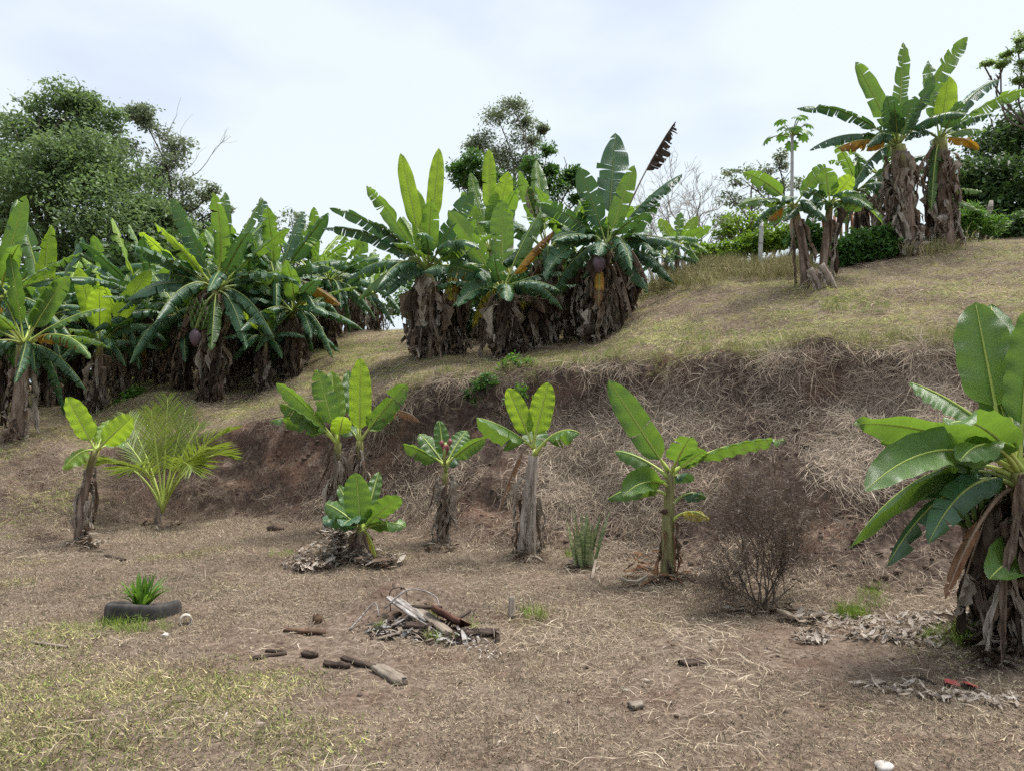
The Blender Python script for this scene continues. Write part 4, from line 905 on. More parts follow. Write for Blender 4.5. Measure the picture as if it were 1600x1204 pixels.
tree('far_tree', 'olive green tree beyond the fence, left of the papaya', 'tree', 1180, 28, [
    (1190, 262, 26), (1215, 250, 22), (1160, 280, 26), (1140, 305, 28), (1200, 295, 36), (1170, 325, 34), (1225, 285, 22), (1130, 345, 24), (1215, 335, 30)], .2, 'f_grey', .14, 80, nsub=13, nleaf=16, sub_r=.36, split=2, tips=3)
tree('far_shrub', 'yellow-green shrub below the olive tree beyond the hedge', 'shrub', 1155, 24, [(1150, 345, 26), (1180, 350, 24), (1130, 362, 20), (1170, 370, 26)], .08, 'f_hedge', .18, 81, nsub=22, nleaf=14)
tree('far_tree', 'pale green foliage seen low through the gap', 'tree', 640, 30, [(625, 455, 26), (650, 480, 30), (610, 480, 18), (640, 430, 24), (665, 455, 30)], .12, 'f_weed', .2, 82, nsub=22, nleaf=14)
# bare trees
def bare_tree(name, label, px, d, top, seed, spread, r=.1, bark='palebark', levels=5, n0=5):
    rg = np.random.default_rng(seed); b = base_at(px, d); root = thing(name, label, 'tree', tuple(b))
    tp = P(px, top, d) - b; H = tp[2]; mb = MB()
    def grow(p, dv, L, r, lev):
        e = p + dv * L; c = curve([p, (p + e) / 2 + rg.normal(size=3) * L * .08, e], 5)
        mb.add(*tube(c, np.linspace(r, r * .62, 5), 5 if lev < 2 else 3, cap=False))
        if lev >= levels: return
        for k in range(int(rg.integers(2, 4)) + (lev == 0) * (n0 - 3)):
            nd = nrm(dv + rg.normal(size=3) * spread * NP([1, .8, .6]) + UP * .12); grow(c[int(rg.integers(2, 5))], nd, L * rg.uniform(.58, .85), max(r * .58, .006), lev + 1)
    grow(NP([0, 0, -.2]), nrm(tp * NP([1, 1, 1.0])), H * .33, r, 0)
    link('trunk', mb.mesh('trunk', M[bark]), root)
bare_tree('bare_tree', 'leafless pale branching tree right of the middle clump', 1070, 24, 225, 91, .5, .09, levels=6)
bare_tree('bare_tree', 'thin leafless twiggy tree between middle clump and olive tree', 1035, 26, 260, 92, .5, .07, levels=6)
bare_tree('bare_tree', 'leafless branches reaching up between the two left trees', 205, 30, 165, 93, .42, .16, levels=6)
bare_tree('bare_tree', 'small leafless tree seen low through the gap', 600, 27, 440, 94, .5, .05, 'bark', levels=5)

# papaya
d = 16.0; b = base_at(1240, d); root = thing('papaya_tree', 'papaya tree with slim pale trunk and leaf tuft, left of ridge bananas', 'papaya tree', tuple(b))
tp = P(1238, 212, d) - b
V, F, UV = tube(curve([NP([0, 0, -.2]), tp * .5, tp], 10), np.linspace(.05, .032, 10), 8); link('trunk', mesh_np('trunk', V, F, M['post'], UV=UV), root)
rg = np.random.default_rng(5)
for k in range(12):
    a = k * 2.4; e = R(65 - 80 * (k / 11)); dv = NP([math.cos(a) * math.cos(e), math.sin(a) * math.cos(e), math.sin(e)]); L = rg.uniform(.28, .52)
    q = tp + dv * L; mb = MB(); mb.add(*tube(curve([tp - UP * .05, tp + dv * L * .5 + UP * .05, q], 5), .012, 4)); st = link('leaf_stalk', mb.mesh('leaf_stalk', M['stalk']), root)
    n = nrm(UP * .6 + dv * .5); s = nrm(np.cross(n, dv)); f = np.cross(s, n); V = []; F = []
    for j in range(9):
        an = (j - 4) * .62; dd = f * math.cos(an) + s * math.sin(an); w = np.cross(n, dd); l = .19 * (1 - .05 * abs(j - 4)); i0 = len(V)
        V += [q, q + dd * l * .45 + w * l * .15, q + dd * l * .7 + w * l * .22 - n * .02, q + dd * l - n * .05, q + dd * l * .7 - w * l * .22 - n * .02, q + dd * l * .45 - w * l * .15]; F.append([i0 + x for x in range(6)])
    link('leaf', mesh_np('leaf', NP(V), F, M['f_bush'], attrs={'br': np.full(len(V), .5)}, smooth=False), st)

def bush(name, label, cat, d, crown, fmat, size, seed, nsub=40, nleaf=22, asp=.5, group=None, stems=True, flat=.8, sub_r=.25):
    rg = np.random.default_rng(seed); b = base_at(crown[0][0], d); root = thing(name, label, cat, tuple(b), group)
    cl = [(P(c[0], c[1], d + (c[3] if len(c) > 3 else 0)) - b, NP([c[2] * d / FPX] * 3) * NP([1, .9, .85])) for c in crown]
    V, F, B = leaf_cloud(cl, size, rg, nsub, nleaf, sub_r, flat, asp)
    link('foliage', mesh_np('foliage', V, F, M[fmat], attrs={'br': B}, smooth=False), root)
    mb = MB(); 
    for c, r in cl:
        g = NP([c[0] * .8, c[1], 0]); g[2] = ground(g[0] + b[0], g[1] + b[1]) - b[2] - .05
        mb.add(*tube(curve([g, (g + c) / 2 + rg.normal(size=3) * .05, c], 5), np.linspace(.025, .008, 5), 5))
    link('stem', mb.mesh('stem', M['bark']), root)
bush('hedge', 'clipped lime green hedge along the ridge behind the fence posts', 'hedge', 16.2, [(1100, 400, 20), (1125, 398, 20), (1150, 390, 20), (1175, 382, 20), (1200, 376, 20), (1225, 370, 20), (1245, 366, 18)], 'f_hedge', .10, 101, 46, 26)
bush('hedge', 'green hedge stretch at the foot of the leaning banana pair', 'hedge', 15.2, [(1250, 372, 18), (1275, 375, 20), (1262, 360, 14), (1295, 385, 16)], 'f_bush', .10, 102, 40, 24)
bush('leafy_bush', 'low leafy green bush on the ridge between leaning bananas and ridge pair', 'bush', 13.6, [(1310, 400, 18), (1335, 392, 22), (1362, 385, 24), (1390, 385, 22), (1345, 375, 20), (1375, 370, 18), (1320, 388, 18)], 'f_bush', .09, 103, 46, 26)
bush('leafy_bush', 'grassy green bush right of the ridge pair of banana plants', 'bush', 15.0, [(1512, 355, 20), (1530, 345, 20), (1550, 350, 18), (1505, 340, 16), (1520, 330, 14)], 'f_weed', .11, 104, 34, 20, asp=.2)
bush('leafy_bush', 'dark bush at right edge under the dense tree', 'bush', 15.5, [(1590, 355, 22), (1610, 350, 26), (1570, 362, 16)], 'f_dark', .1, 105, 40, 22)
bush('weed_patch', 'bright green weeds on the bank under the middle clump', 'weed', 11.2, [(800, 572, 18), (815, 585, 14), (785, 585, 12), (825, 570, 12)], 'f_weed', .07, 106, 26, 16)
bush('weed_patch', 'dark creeping vine leaves hanging over the bank above the red-bud banana', 'weed', 10.9, [(745, 600, 16), (730, 612, 12), (765, 592, 14), (740, 625, 9)], 'f_bush', .06, 107, 20, 12)
bush('weed_patch', 'green ferny weeds low on the bank between middle plants', 'weed', 10.6, [(812, 612, 12), (800, 625, 9)], 'f_weed', .05, 108, 14, 12)
bush('weed_patch', 'small leafy weeds at the base of the left row, beside the thin stem', 'weed', 14.9, [(205, 620, 12), (215, 612, 10), (195, 628, 9)], 'f_weed', .09, 109, 20, 14)

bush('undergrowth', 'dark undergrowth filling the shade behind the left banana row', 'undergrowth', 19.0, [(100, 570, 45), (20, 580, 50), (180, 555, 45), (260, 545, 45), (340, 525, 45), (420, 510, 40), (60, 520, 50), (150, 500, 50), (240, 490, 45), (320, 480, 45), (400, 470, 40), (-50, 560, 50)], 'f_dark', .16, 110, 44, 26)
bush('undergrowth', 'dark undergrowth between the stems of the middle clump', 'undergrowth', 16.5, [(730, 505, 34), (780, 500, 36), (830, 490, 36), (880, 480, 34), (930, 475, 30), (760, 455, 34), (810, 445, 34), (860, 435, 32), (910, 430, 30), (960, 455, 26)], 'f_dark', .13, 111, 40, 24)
# dead twiggy shrub
d = 6.35; b = base_at(1190, d); root = thing('dead_shrub', 'brown dead twiggy shrub at the foot of the bank', 'shrub', tuple(b)); root.scale = (.86, .86, .86)
rg = np.random.default_rng(41); mb = MB(); tipsP = []
def grow(p, dv, L, r, lev):
    e = p + dv * L; c = curve([p, (p + e) / 2 + rg.normal(size=3) * L * .07, e], 4)
    mb.add(*tube(c, np.linspace(r, r * .6, 4), 5 if lev < 2 else 3, cap=False))
    if lev >= 5: tipsP.append(e); return
    for k in range(int(rg.integers(2, 4)) + (1 if lev in (1, 2) else 0)):
        nd = nrm(dv + rg.normal(size=3) * .42 + UP * .10); grow(c[int(rg.integers(1, 4))], nd, L * rg.uniform(.6, .85), max(r * .6, .0016), lev + 1)
for k, (ax, ay, e, l) in enumerate([(-.9, .1, 74, .60), (-.5, -.3, 80, .58), (-.2, .4, 66, .50), (.5, -.2, 60, .52), (.9, .2, 52, .50), (.8, -.4, 40, .42), (-.8, .5, 55, .44), (.2, .9, 62, .46), (-.9, -.4, 38, .34), (.1, -.8, 70, .50), (.6, .6, 70, .5)]):
    h_ = math.hypot(ax, ay); dv = NP([ax / h_ * math.cos(R(e)) * .8, ay / h_ * math.cos(R(e)) * .8, math.sin(R(e))])
    grow(NP([rg.normal(0, .05), rg.normal(0, .04), -.03]), dv, l, .009, 0)
link('branches', mb.mesh('branches', M['twig']), root)
tp_ = NP(tipsP); tp_ = tp_[rg.random(len(tp_)) < .8]; rep = np.repeat(tp_, 8, 0) + rg.normal(size=(len(tp_) * 8, 3)) * .045
n = len(rep); a = rg.normal(size=(n, 3)); a /= np.linalg.norm(a, axis=1, keepdims=True); bb = np.cross(a, rg.normal(size=(n, 3))); bb /= np.linalg.norm(bb, axis=1, keepdims=True)
s = rg.uniform(.03, .075, (n, 1)); bb = bb * .0032; V = np.stack([rep, rep + a * s * .5 + bb, rep + a * s, rep + a * s * .5 - bb], 1).reshape(-1, 3)
link('dead_foliage', mesh_np('dead_foliage', V, np.arange(4 * n).reshape(-1, 4), M['f_brown'], attrs={'br': np.repeat(rg.random(n), 4)}, smooth=False), root)

# ------------------------------------------------------------------ coconut palm
d = 11.1; b = base_at(252, d); root = thing('coconut_palm', 'young coconut palm with yellow-green fronds against the bank', 'palm', tuple(b))
rg = np.random.default_rng(9)
V, F, UV = tube(curve([NP([0, 0, -.1]), NP([0, 0, .12]), NP([0, 0, .3])], 6), [.07, .075, .07, .055, .045, .03], 8); link('trunk', mesh_np('trunk', V, F, M['stem'], UV=UV), root)
c0 = P(254, 800, d)
for k, (tx, ty, dd, ar, bare) in enumerate([(262, 622, .1, .02, .35), (236, 640, -.3, .02, .35), (290, 640, .3, .03, .35), (355, 672, -.1, .14, .4), (330, 700, -.5, .16, .4), (180, 672, .2, .10, .4), (158, 725, -.2, .25, .4), (205, 735, -.6, .30, .4), (300, 735, -.7, .32, .42), (200, 650, .5, .05, .35), (310, 665, .5, .08, .35), (355, 712, .3, .25, .4)]):
    p3 = P(tx, ty, d + dd); L = np.linalg.norm(p3 - c0); dv = p3 - c0
    C = lambda t: bez(c0 - b, c0 + dv * .2 + UP * L * (ar + .12) - b, c0 + dv * .7 + UP * L * ar * 1.2 - b, p3 - b, t)
    t = np.linspace(0, 1, 14); mb = MB(); mb.add(*tube(C(t), np.linspace(.022, .003, 14), 5))
    V = []; F = []; B = []
    nl = 38
    for i in range(nl):
        u = bare + (1 - bare) * (i + .5) / nl; p = C(NP([u]))[0]; T = nrm(C(NP([min(u + .02, 1)]))[0] - C(NP([u - .02]))[0]); S = np.cross(T, UP); S = nrm(S) if np.linalg.norm(S) > .1 else NP([1.0, 0, 0])
        if abs(T[2]) > .7: S = nrm(S + NP([1.0, 0, 0]) * .9 * (1 if S[0] >= 0 else -1))
        N_ = np.cross(S, T); w = (i + .5) / nl; ll = .56 * math.sin(math.pi * (.18 + .72 * w)) * rg.uniform(.85, 1.1)
        for s in (-1, 1):
            dr = nrm(S * s * .75 + T * (.75 + .5 * w) + N_ * .15 + rg.normal(size=3) * .07); hw = .0065
            wv = nrm(np.cross(dr, N_)) * hw; i0 = len(V); q1 = p + dr * ll * .5 - UP * ll * .03; q2 = p + dr * ll - UP * ll * .16
            V += [p - wv * .5, p + wv * .5, q1 + wv, q2, q1 - wv]; F.append([i0, i0 + 1, i0 + 2, i0 + 3, i0 + 4]); B += [rg.random()] * 5
    lf = link('frond', mesh_np('frond', NP(V), F, M['palm'], attrs={'br': NP(B)}, smooth=False), root)
    link('frond_stalk', mb.mesh('frond_stalk', M['stalk_y']), lf)

# ------------------------------------------------------------------ strap-leaved plants
def strap_plant(name, label, cat, base, n, L, w, seed, mat, el=(85, 25), stiff=.15, seg=6, gut=.25, rb=.05):
    rg = np.random.default_rng(seed); root = thing(name, label, cat, tuple(base))
    for k in range(n):
        a = rg.random() * 6.28; e = R(rg.uniform(*el)); l = rg.uniform(*L); dv = NP([math.cos(a) * math.cos(e), math.sin(a) * math.cos(e), math.sin(e)])
        p0 = NP([math.cos(a), math.sin(a), 0]) * rg.uniform(0, rb); p3 = p0 + dv * l - UP * l * stiff * rg.random()
        t = np.linspace(0, 1, seg); c = bez(p0, p0 + dv * l * .35 + UP * l * .1, p0 + dv * l * .7 + UP * l * .08, p3, t)
        s = nrm(np.cross(dv, UP)); s = nrm(s + rg.normal(size=3) * .3); V = []
        for i, u in enumerate(t):
            ww = w * (.7 + .6 * u if u < .5 else 2 * (1 - u)) + .001; V += [c[i] - s * ww, c[i] - UP * ww * gut, c[i] + s * ww]
        F = [[i * 3 + j, i * 3 + j + 1, i * 3 + j + 4, i * 3 + j + 3] for i in range(seg - 1) for j in range(2)]
        link('leaf', mesh_np('leaf', NP(V), F, M[mat], attrs={'br': np.full(len(V), rg.random())}), root)
    return root
n = NT('snake_leaf'); vec = n.obj(); m_ = n.n('Mapping'); m_.inputs['Scale'].default_value = (3, 3, 16); n.l(vec, m_.inputs[0])
M['snake'] = n.bsdf(n.ramp(n.noise(m_.outputs[0], 3, 4, .6), [(.35, (.10, .14, .06)), (.5, (.20, .25, .11)), (.68, (.38, .40, .2))]), .45, .4)
snb = hit(914, 886); strap_plant('snake_plant', 'clump of upright grey-green blades at the foot of the bank, right of pale-trunk banana', 'snake plant', snb, 38, (.22, .66), .022, 5, 'snake', (70, 90), .03, 6, rb=.13)

# tyre planter
tb = hit(224, 972); d = tb[1]; tb = NP([tb[0] * (tb[1] + .26) / tb[1], tb[1] + .26, 0]); tb[2] = ground(tb[0], tb[1]) - .055
root = thing('tyre_planter', 'old black tyre lying half sunk in the grass as planter', 'tyre', tuple(tb)); root.scale = (.9, .9, .95)
prof = [(.205, .06), (.205, .12), (.212, .150), (.228, .160), (.262, .168), (.290, .166), (.306, .155), (.313, .13), (.316, .08), (.315, .04), (.31, -.05)]
ns = 84; V = []; 
for i in range(ns):
    a = 2 * math.pi * i / ns
    for j, (r, z) in enumerate(prof):
        g = -.008 if (6 <= j <= 9 and i % 3 == (1 if j < 8 else 2)) else 0
        sag = .012 * math.sin(a * 2 + 1) + .008 * math.sin(a * 3)
        V.append(((r + g) * math.cos(a), (r + g) * math.sin(a), z + sag * (z / .18) - .05 * math.sin(a)))
k = len(prof); F = [[i * k + j, ((i + 1) % ns) * k + j, ((i + 1) % ns) * k + j + 1, i * k + j + 1] for i in range(ns) for j in range(k - 1)]
link('tyre', mesh_np('tyre', NP(V), F, M['rubber']), root)
g = 20; V = [(0, 0, .15)]; F = []
for q in range(1, 5):
    for i in range(g): a = 6.283 * i / g; V.append((.052 * q * math.cos(a), .052 * q * math.sin(a), .15 - .004 * q + .012 * math.sin(i * 7 + q * 3) - .05 * .17 * q * math.sin(a)))
F = [[0, 1 + i, 1 + (i + 1) % g] for i in range(g)] + [[1 + q * g + i, 1 + (q + 1) * g + i, 1 + (q + 1) * g + (i + 1) % g, 1 + q * g + (i + 1) % g] for q in range(3) for i in range(g)]
link('soil', mesh_np('soil', NP(V), F, M['soil']), root)
strap_plant('lily_plant', 'bright green strap-leaved plant growing inside the tyre', 'plant', tb + NP([-.02, 0, .13]), 80, (.15, .33), .011, 6, 'strap', (35, 85), .25, 6)
rb = hit(290, 975); root = thing('pipe_offcut', 'small white plastic ring lying beside the tyre', 'pipe ring', tuple(rb + NP([0, 0, .032])))
V = []; ns = 28
for i in range(ns):
    a = 6.283 * i / ns
    for (r, y) in ((.046, -.03), (.046, .03), (.039, .03), (.039, -.03)):
        x, z = r * math.cos(a), r * math.sin(a); V.append((x * math.cos(.5) - y * math.sin(.5), x * math.sin(.5) + y * math.cos(.5), z))
F = [[i * 4 + j, ((i + 1) % ns) * 4 + j, ((i + 1) % ns) * 4 + (j + 1) % 4, i * 4 + (j + 1) % 4] for i in range(ns) for j in range(4)]
link('ring', mesh_np('ring', NP(V), F, M['plastic'], smooth=False), root)

# ------------------------------------------------------------------ wood pile and debris
def plank(name, label, cat, a, b, w, th, mat, lift=(0, 0), seed=0, group=None, jag=.25, roll=0.0):
    """split board between two photo points on the ground, lifted"""
    rg = np.random.default_rng(seed + 1000); A = hit(*a) + UP * (lift[0] + th * .4); B = hit(*b) + UP * (lift[1] + th * .4)
    n = 11; T = nrm(B - A); S = nrm(np.cross(T, UP)); N = np.cross(S, T); S, N = S * math.cos(roll) + N * math.sin(roll), N * math.cos(roll) - S * math.sin(roll)
    c = np.linspace(0, 1, n)[:, None] * (B - A); V = []
    prof = [(-1, -.6), (-.95, .5), (-.45, .85), (.1, 1), (.6, .7), (1, .4), (.9, -.7), (0, -1)]
    m = len(prof)
    for i in range(n):
        kx = 1 - (.35 * rg.random() if i in (0, n - 1) else 0)
        for j, (s, z) in enumerate(prof):
            V.append(c[i] + S * (s * w / 2 * kx * (1 + rg.normal(0, .07))) + N * z * th / 2 * (1 + rg.normal(0, .14)) + (T * rg.uniform(-1, 1) * jag * w * .8 if i in (0, n - 1) else 0))
    F = [[i * m + j, i * m + (j + 1) % m, (i + 1) * m + (j + 1) % m, (i + 1) * m + j] for i in range(n - 1) for j in range(m)] + [list(range(m))[::-1], [(n - 1) * m + j for j in range(m)]]
    # local x along the board so that the grain runs along it
    Rm = np.stack([T, S, N], 1); Vl = NP(V) @ Rm
    o = link(name, mesh_np(name, Vl, F, M[mat], smooth=False)); o.matrix_world = Matrix.Translation(Vector(A)) @ Matrix(Rm.tolist()).to_4x4()
    return tag(o, label, cat, group)
plank('plank', 'grey board half buried at the left of the scrap pile', 'board', (530, 1008), (582, 982), .10, .03, 'wooddark', (-.03, -.03), 1)
plank('plank', 'bleached whitish board on top of the scrap pile', 'board', (622, 962), (668, 985), .08, .03, 'woodpale', (0.11, 0.07), 2)
plank('plank', 'grey board sloping down the right of the scrap pile', 'board', (655, 974), (704, 995), .09, .035, 'wood', (0.09, 0.01), 3)
plank('plank', 'narrow bleached slat crossing the scrap pile', 'board', (606, 958), (650, 984), .05, .02, 'woodpale', (0.12, 0.08), 4)
plank('branch', 'black rotten branch lying across the front of the scrap pile', 'branch', (632, 988), (676, 990), .07, .06, 'wooddark', (.03, .03), 5)
plank('rusty_sheet', 'curved rusty brown sheet at the back of the scrap pile', 'sheet', (676, 978), (728, 985), .22, .05, 'rust', (.12, .02), 6, roll=.5)
plank('flat_stone', 'flat grey stone slab right of the scrap pile', 'stone', (722, 990), (776, 992), .15, .05, 'wooddark', (.0, .0), 7)
plank('plank', 'short dark board lying under the scrap pile front', 'board', (650, 1000), (690, 985), .08, .03, 'wooddark', (.0, .06), 8)
plank('plank', 'small upright yellowish board stuck in the grass', 'board', (800, 966), (800, 962), .055, .02, 'wood', (0, .15), 9)
plank('log', 'weathered split log end lying in the front grass', 'log', (590, 1046), (628, 1070), .10, .05, 'wood', (.0, .0), 10)
plank('branch', 'charred stick left of the split log', 'branch', (506, 1040), (546, 1044), .045, .04, 'wooddark', (.0, .0), 11)
plank('branch', 'thin grey branch between charred stick and split log', 'branch', (536, 1030), (592, 1046), .05, .03, 'wooddark', (.0, .0), 12)
plank('branch', 'short black burnt stub in the grass', 'branch', (474, 1024), (492, 1028), .06, .05, 'wooddark', (.0, .0), 13)
plank('branch', 'long thin dark stick left of the burnt stub', 'branch', (395, 1030), (448, 1022), .04, .025, 'wooddark', (.0, .0), 14)
plank('branch', 'dark stick behind the long thin one', 'branch', (415, 1018), (445, 1020), .03, .025, 'wooddark', (.0, .0), 15)
plank('branch', 'brown straight stick left of the scrap pile', 'branch', (444, 986), (508, 990), .045, .035, 'husk', (.0, .0), 16)
plank('branch', 'small curved bark piece behind the tyre near the leaning young banana', 'bark', (165, 868), (195, 876), .06, .03, 'wooddark', (.0, .0), 17)
plank('bark_chip', 'dark bark chip in the straw before the dead shrub', 'bark', (1065, 1040), (1098, 1036), .09, .04, 'wooddark', (.0, .0), 18)
plank('bark_chip', 'grey bark chip lying in the bare front grass', 'bark', (985, 1108), (1003, 1104), .06, .04, 'wood', (.0, .0), 19)
plank('branch', 'thin dark stick beside the red leaves', 'branch', (1437, 1060), (1465, 1072), .025, .02, 'wooddark', (.0, .0), 20)
plank('branch', 'pale fallen stick at left in the grass', 'branch', (50, 1004), (105, 1012), .025, .02, 'wood', (.0, .0), 21)
plank('branch', 'small dry stake leaning beside the upright blades', 'branch', (925, 905), (932, 880), .03, .02, 'wood', (.0, .08), 22)
for k, (a, b_, w, l, m, lab) in enumerate([((600, 990), (650, 975), .02, (.02, .09), 'woodpale', 'thin bleached stick propped at the left of the scrap pile'), ((690, 990), (735, 975), .04, (.03, .1), 'wooddark', 'dark stick propped over the rusty sheet'), ((655, 1002), (640, 975), .03, (0, .05), 'wood', 'grey stick poking out of the front of the scrap pile'), ((585, 985), (625, 965), .05, (.0, .03), 'wooddark', 'dark branch on the mound behind the half-buried board'), ((700, 1005), (740, 1000), .04, (0, 0), 'wooddark', 'dark stick on the ground right of the scrap pile'), ((625, 970), (690, 975), .05, (.1, .12), 'wooddark', 'dark rotten slat under the bleached board'), ((590, 1000), (625, 996), .04, (0, .03), 'wood', 'small grey wood piece before the half-buried board')]):
    plank('branch', lab, 'branch', a, b_, w, w * .6, m, l, 40 + k)
def lump(name, label, cat, px, py, r, mat, seed, sq=.7, group=None):
    rg = np.random.default_rng(seed); p = hit(px, py); V = []; n, m = 9, 12
    for i in range(n):
        th = math.pi * i / (n - 1)
        for j in range(m):
            ph = 6.283 * j / m; k = 1 + .18 * math.sin(2 * ph + th * 2 + seed) + rg.normal(0, .06)
            V.append((r * k * math.sin(th) * math.cos(ph), r * k * .8 * math.sin(th) * math.sin(ph), r * k * sq * math.cos(th)))
    F = [[i * m + j, (i + 1) * m + j, (i + 1) * m + (j + 1) % m, i * m + (j + 1) % m] for i in range(n - 1) for j in range(m)]
    o = link(name, mesh_np(name, NP(V), F, M[mat]), None, tuple(p + UP * r * sq * .55)); return tag(o, label, cat, group)
lump('coconut_husk', 'round brown husk left of the scrap pile', 'husk', 496, 972, .045, 'husk', 1, .9)
lump('pale_stone', 'pale chipped stone at the bottom edge of the grass', 'stone', 1382, 1202, .045, 'stone', 2, .5)
lump('clod', 'small dark clod near the white ring', 'clod', 258, 994, .03, 'stone', 3, .6)
lump('clod', 'dark clod right of the tyre in the bare ground', 'clod', 430, 828, .10, 'soil', 4, .6)
def vine(label, pts, r, mat, name='twig'):
    """twig through photo points with lifts"""
    q = [hit(a, b_) + UP * l for a, b_, l in pts]; o = q[0]; V, F, UV = tube(curve(q, 18) - o, np.linspace(r, r * .5, 18), 5)
    return tag(link(name, mesh_np(name, V, F, M[mat], UV=UV), None, tuple(o)), label, 'twig', 'twigs of the scrap pile')
vine('pale curved twig arching at the left of the scrap pile', [(546, 986, .01), (560, 978, .05), (585, 965, .12), (592, 978, .08)], .008, 'woodpale')
vine('pale looping twig over the bleached board', [(600, 975, .12), (640, 965, .22), (680, 965, .17), (683, 985, .05)], .008, 'woodpale')
vine('thin dark hoop of twig standing behind the scrap pile', [(610, 955, .0), (612, 952, .16), (630, 952, .17), (638, 955, .02)], .005, 'wooddark')
vine('thin pale twig sloping to the front of the scrap pile', [(640, 985, .12), (672, 992, .06), (700, 1000, .0)], .007, 'woodpale')
vine('thin twig lying left across the scrap pile', [(600, 990, .01), (630, 978, .08), (660, 975, .12)], .006, 'wood')

# litter of dry leaves (uncountable)
def litter(name, label, blobs, seed, mats, n, size=(.06, .16), lift=.04, cat='leaf litter'):
    """blobs: (px, py, rx px, ry px)"""
    rg = np.random.default_rng(seed); mb = {m: MB() for m in mats}
    for k in range(n):
        bl = blobs[int(rg.integers(len(blobs)))]; a = rg.random() * 6.28; q = math.sqrt(rg.random())
        p = hit(bl[0] + bl[2] * q * math.cos(a), bl[1] + bl[3] * q * math.sin(a)); p = p + UP * (lift * rg.random() * (bl[4] if len(bl) > 4 else 1) + .01)
        L = rg.uniform(*size); w = L * rg.uniform(.12, .34); an = rg.random() * 6.28; T = NP([math.cos(an), math.sin(an), rg.normal(0, .3)]); T = nrm(T); S = nrm(np.cross(T, UP) + UP * rg.normal(0, .5)); N = np.cross(S, T)
        cu = rg.uniform(-1.5, 1.5); V = []
        for i in range(5):
            t = i / 4 - .5
            ww = w * (1 - (2 * t) ** 2 * .7) * rg.uniform(.7, 1.1)
            for s in (-1, -.1, 1): V.append(p + T * L * t + S * ww * s * .5 + N * (cu * L * t * t * .6 + abs(s) * ww * rg.uniform(.1, .6)))
        F = [[i * 3 + j, i * 3 + j + 1, i * 3 + j + 4, i * 3 + j + 3] for i in range(4) for j in range(2)]
        mb[mats[int(rg.integers(len(mats)))]].add(NP(V), F)
    ml = list(mats); Vs = []; Fs = []; fm = []; o = 0
    for i, m in enumerate(ml):
        if mb[m].n == 0: continue
        Vs.append(np.concatenate(mb[m].V)); Fs += [[x + o for x in f] for f in mb[m].F]; fm += [i] * len(mb[m].F); o += mb[m].n
    ob = link(name, mesh_np(name, np.concatenate(Vs), Fs, [M[m] for m in ml], fmat=fm))
    return tag(ob, label, cat, None, 'stuff')
litter('leaf_litter', 'heap of dry grey banana leaves around the short sucker', [(510, 878, 50, 12, 3), (530, 870, 35, 12, 5), (480, 885, 40, 9, 1.5), (590, 880, 40, 10, 2), (525, 862, 18, 8, 6)], 1, ('lit', 'bw', 'b', 'lit'), 520, (.07, .2), .05)
litter('leaf_litter', 'strip of dry pale leaves on the ground before the bank at right', [(1300, 972, 60, 10), (1400, 975, 70, 12), (1480, 968, 50, 8), (1370, 995, 60, 9), (1270, 965, 25, 8), (1440, 1000, 50, 12), (1265, 1000, 30, 8)], 2, ('lit', 'bw', 'lit', 'lit'), 640, (.04, .14), .03)
litter('leaf_litter', 'trail of broken dry leaf pieces at lower right', [(1390, 1078, 40, 7), (1450, 1088, 50, 8), (1520, 1092, 50, 9), (1570, 1098, 30, 8), (1360, 1072, 25, 4)], 3, ('lit', 'lit', 'bw'), 170, (.03, .11), .02)
litter('leaf_litter', 'dark leaf litter under the large right-edge banana clump', [(1560, 1030, 40, 16), (1520, 985, 40, 14), (1580, 1010, 40, 20), (1545, 1000, 50, 20)], 4, ('b', 'b', 'bw'), 240, (.07, .2), .06)
litter('leaf_litter', 'curled dry leaves around the base of the plant with the long leaf', [(1000, 905, 25, 7, 2), (1010, 895, 18, 8, 4), (1080, 903, 30, 6), (1040, 912, 30, 6)], 5, ('b', 'bw', 'br'), 70, (.08, .22), .05)
litter('leaf_litter', 'scattered dry leaf scraps over the bare ground and bank', [(400, 850, 300, 60), (800, 960, 400, 60), (1150, 1060, 300, 80), (700, 900, 300, 40), (600, 1080, 500, 100), (1150, 1020, 150, 40)], 6, ('b', 'bw'), 330, (.02, .07), .01)
litter('leaf_litter', 'small heap of dry leaf scraps at foot of leftmost young banana', [(150, 855, 25, 9, 3), (140, 850, 12, 8, 4)], 7, ('b', 'bw'), 46, (.08, .2), .04)
litter('bark_scraps', 'charred scraps and chips around the scrap pile', [(660, 990, 70, 14), (720, 1000, 60, 12), (620, 985, 50, 12)], 8, ('wooddark', 'wood', 'ash'), 260, (.04, .16), .03, 'scraps')
litter('ash_scraps', 'patch of pale ash crumbs right of the scrap pile', [(762, 1024, 22, 6), (745, 1012, 30, 8)], 18, ('ash', 'lit', 'wood'), 70, (.015, .05), .006, 'ash')
litter('leaf_litter', 'dry leaf scraps added round the feet of the young bank plants for contact shade', [(690, 858, 26, 7, 1.5), (825, 874, 30, 7, 1.5), (130, 852, 26, 8), (518, 800, 30, 9, 2), (556, 800, 30, 9, 2), (252, 822, 30, 7), (910, 890, 26, 6), (1190, 955, 60, 12)], 19, ('b', 'bd', 'bw', 'b'), 330, (.04, .15), .03)  # scraps added to deepen the contact shade where stems meet the ground
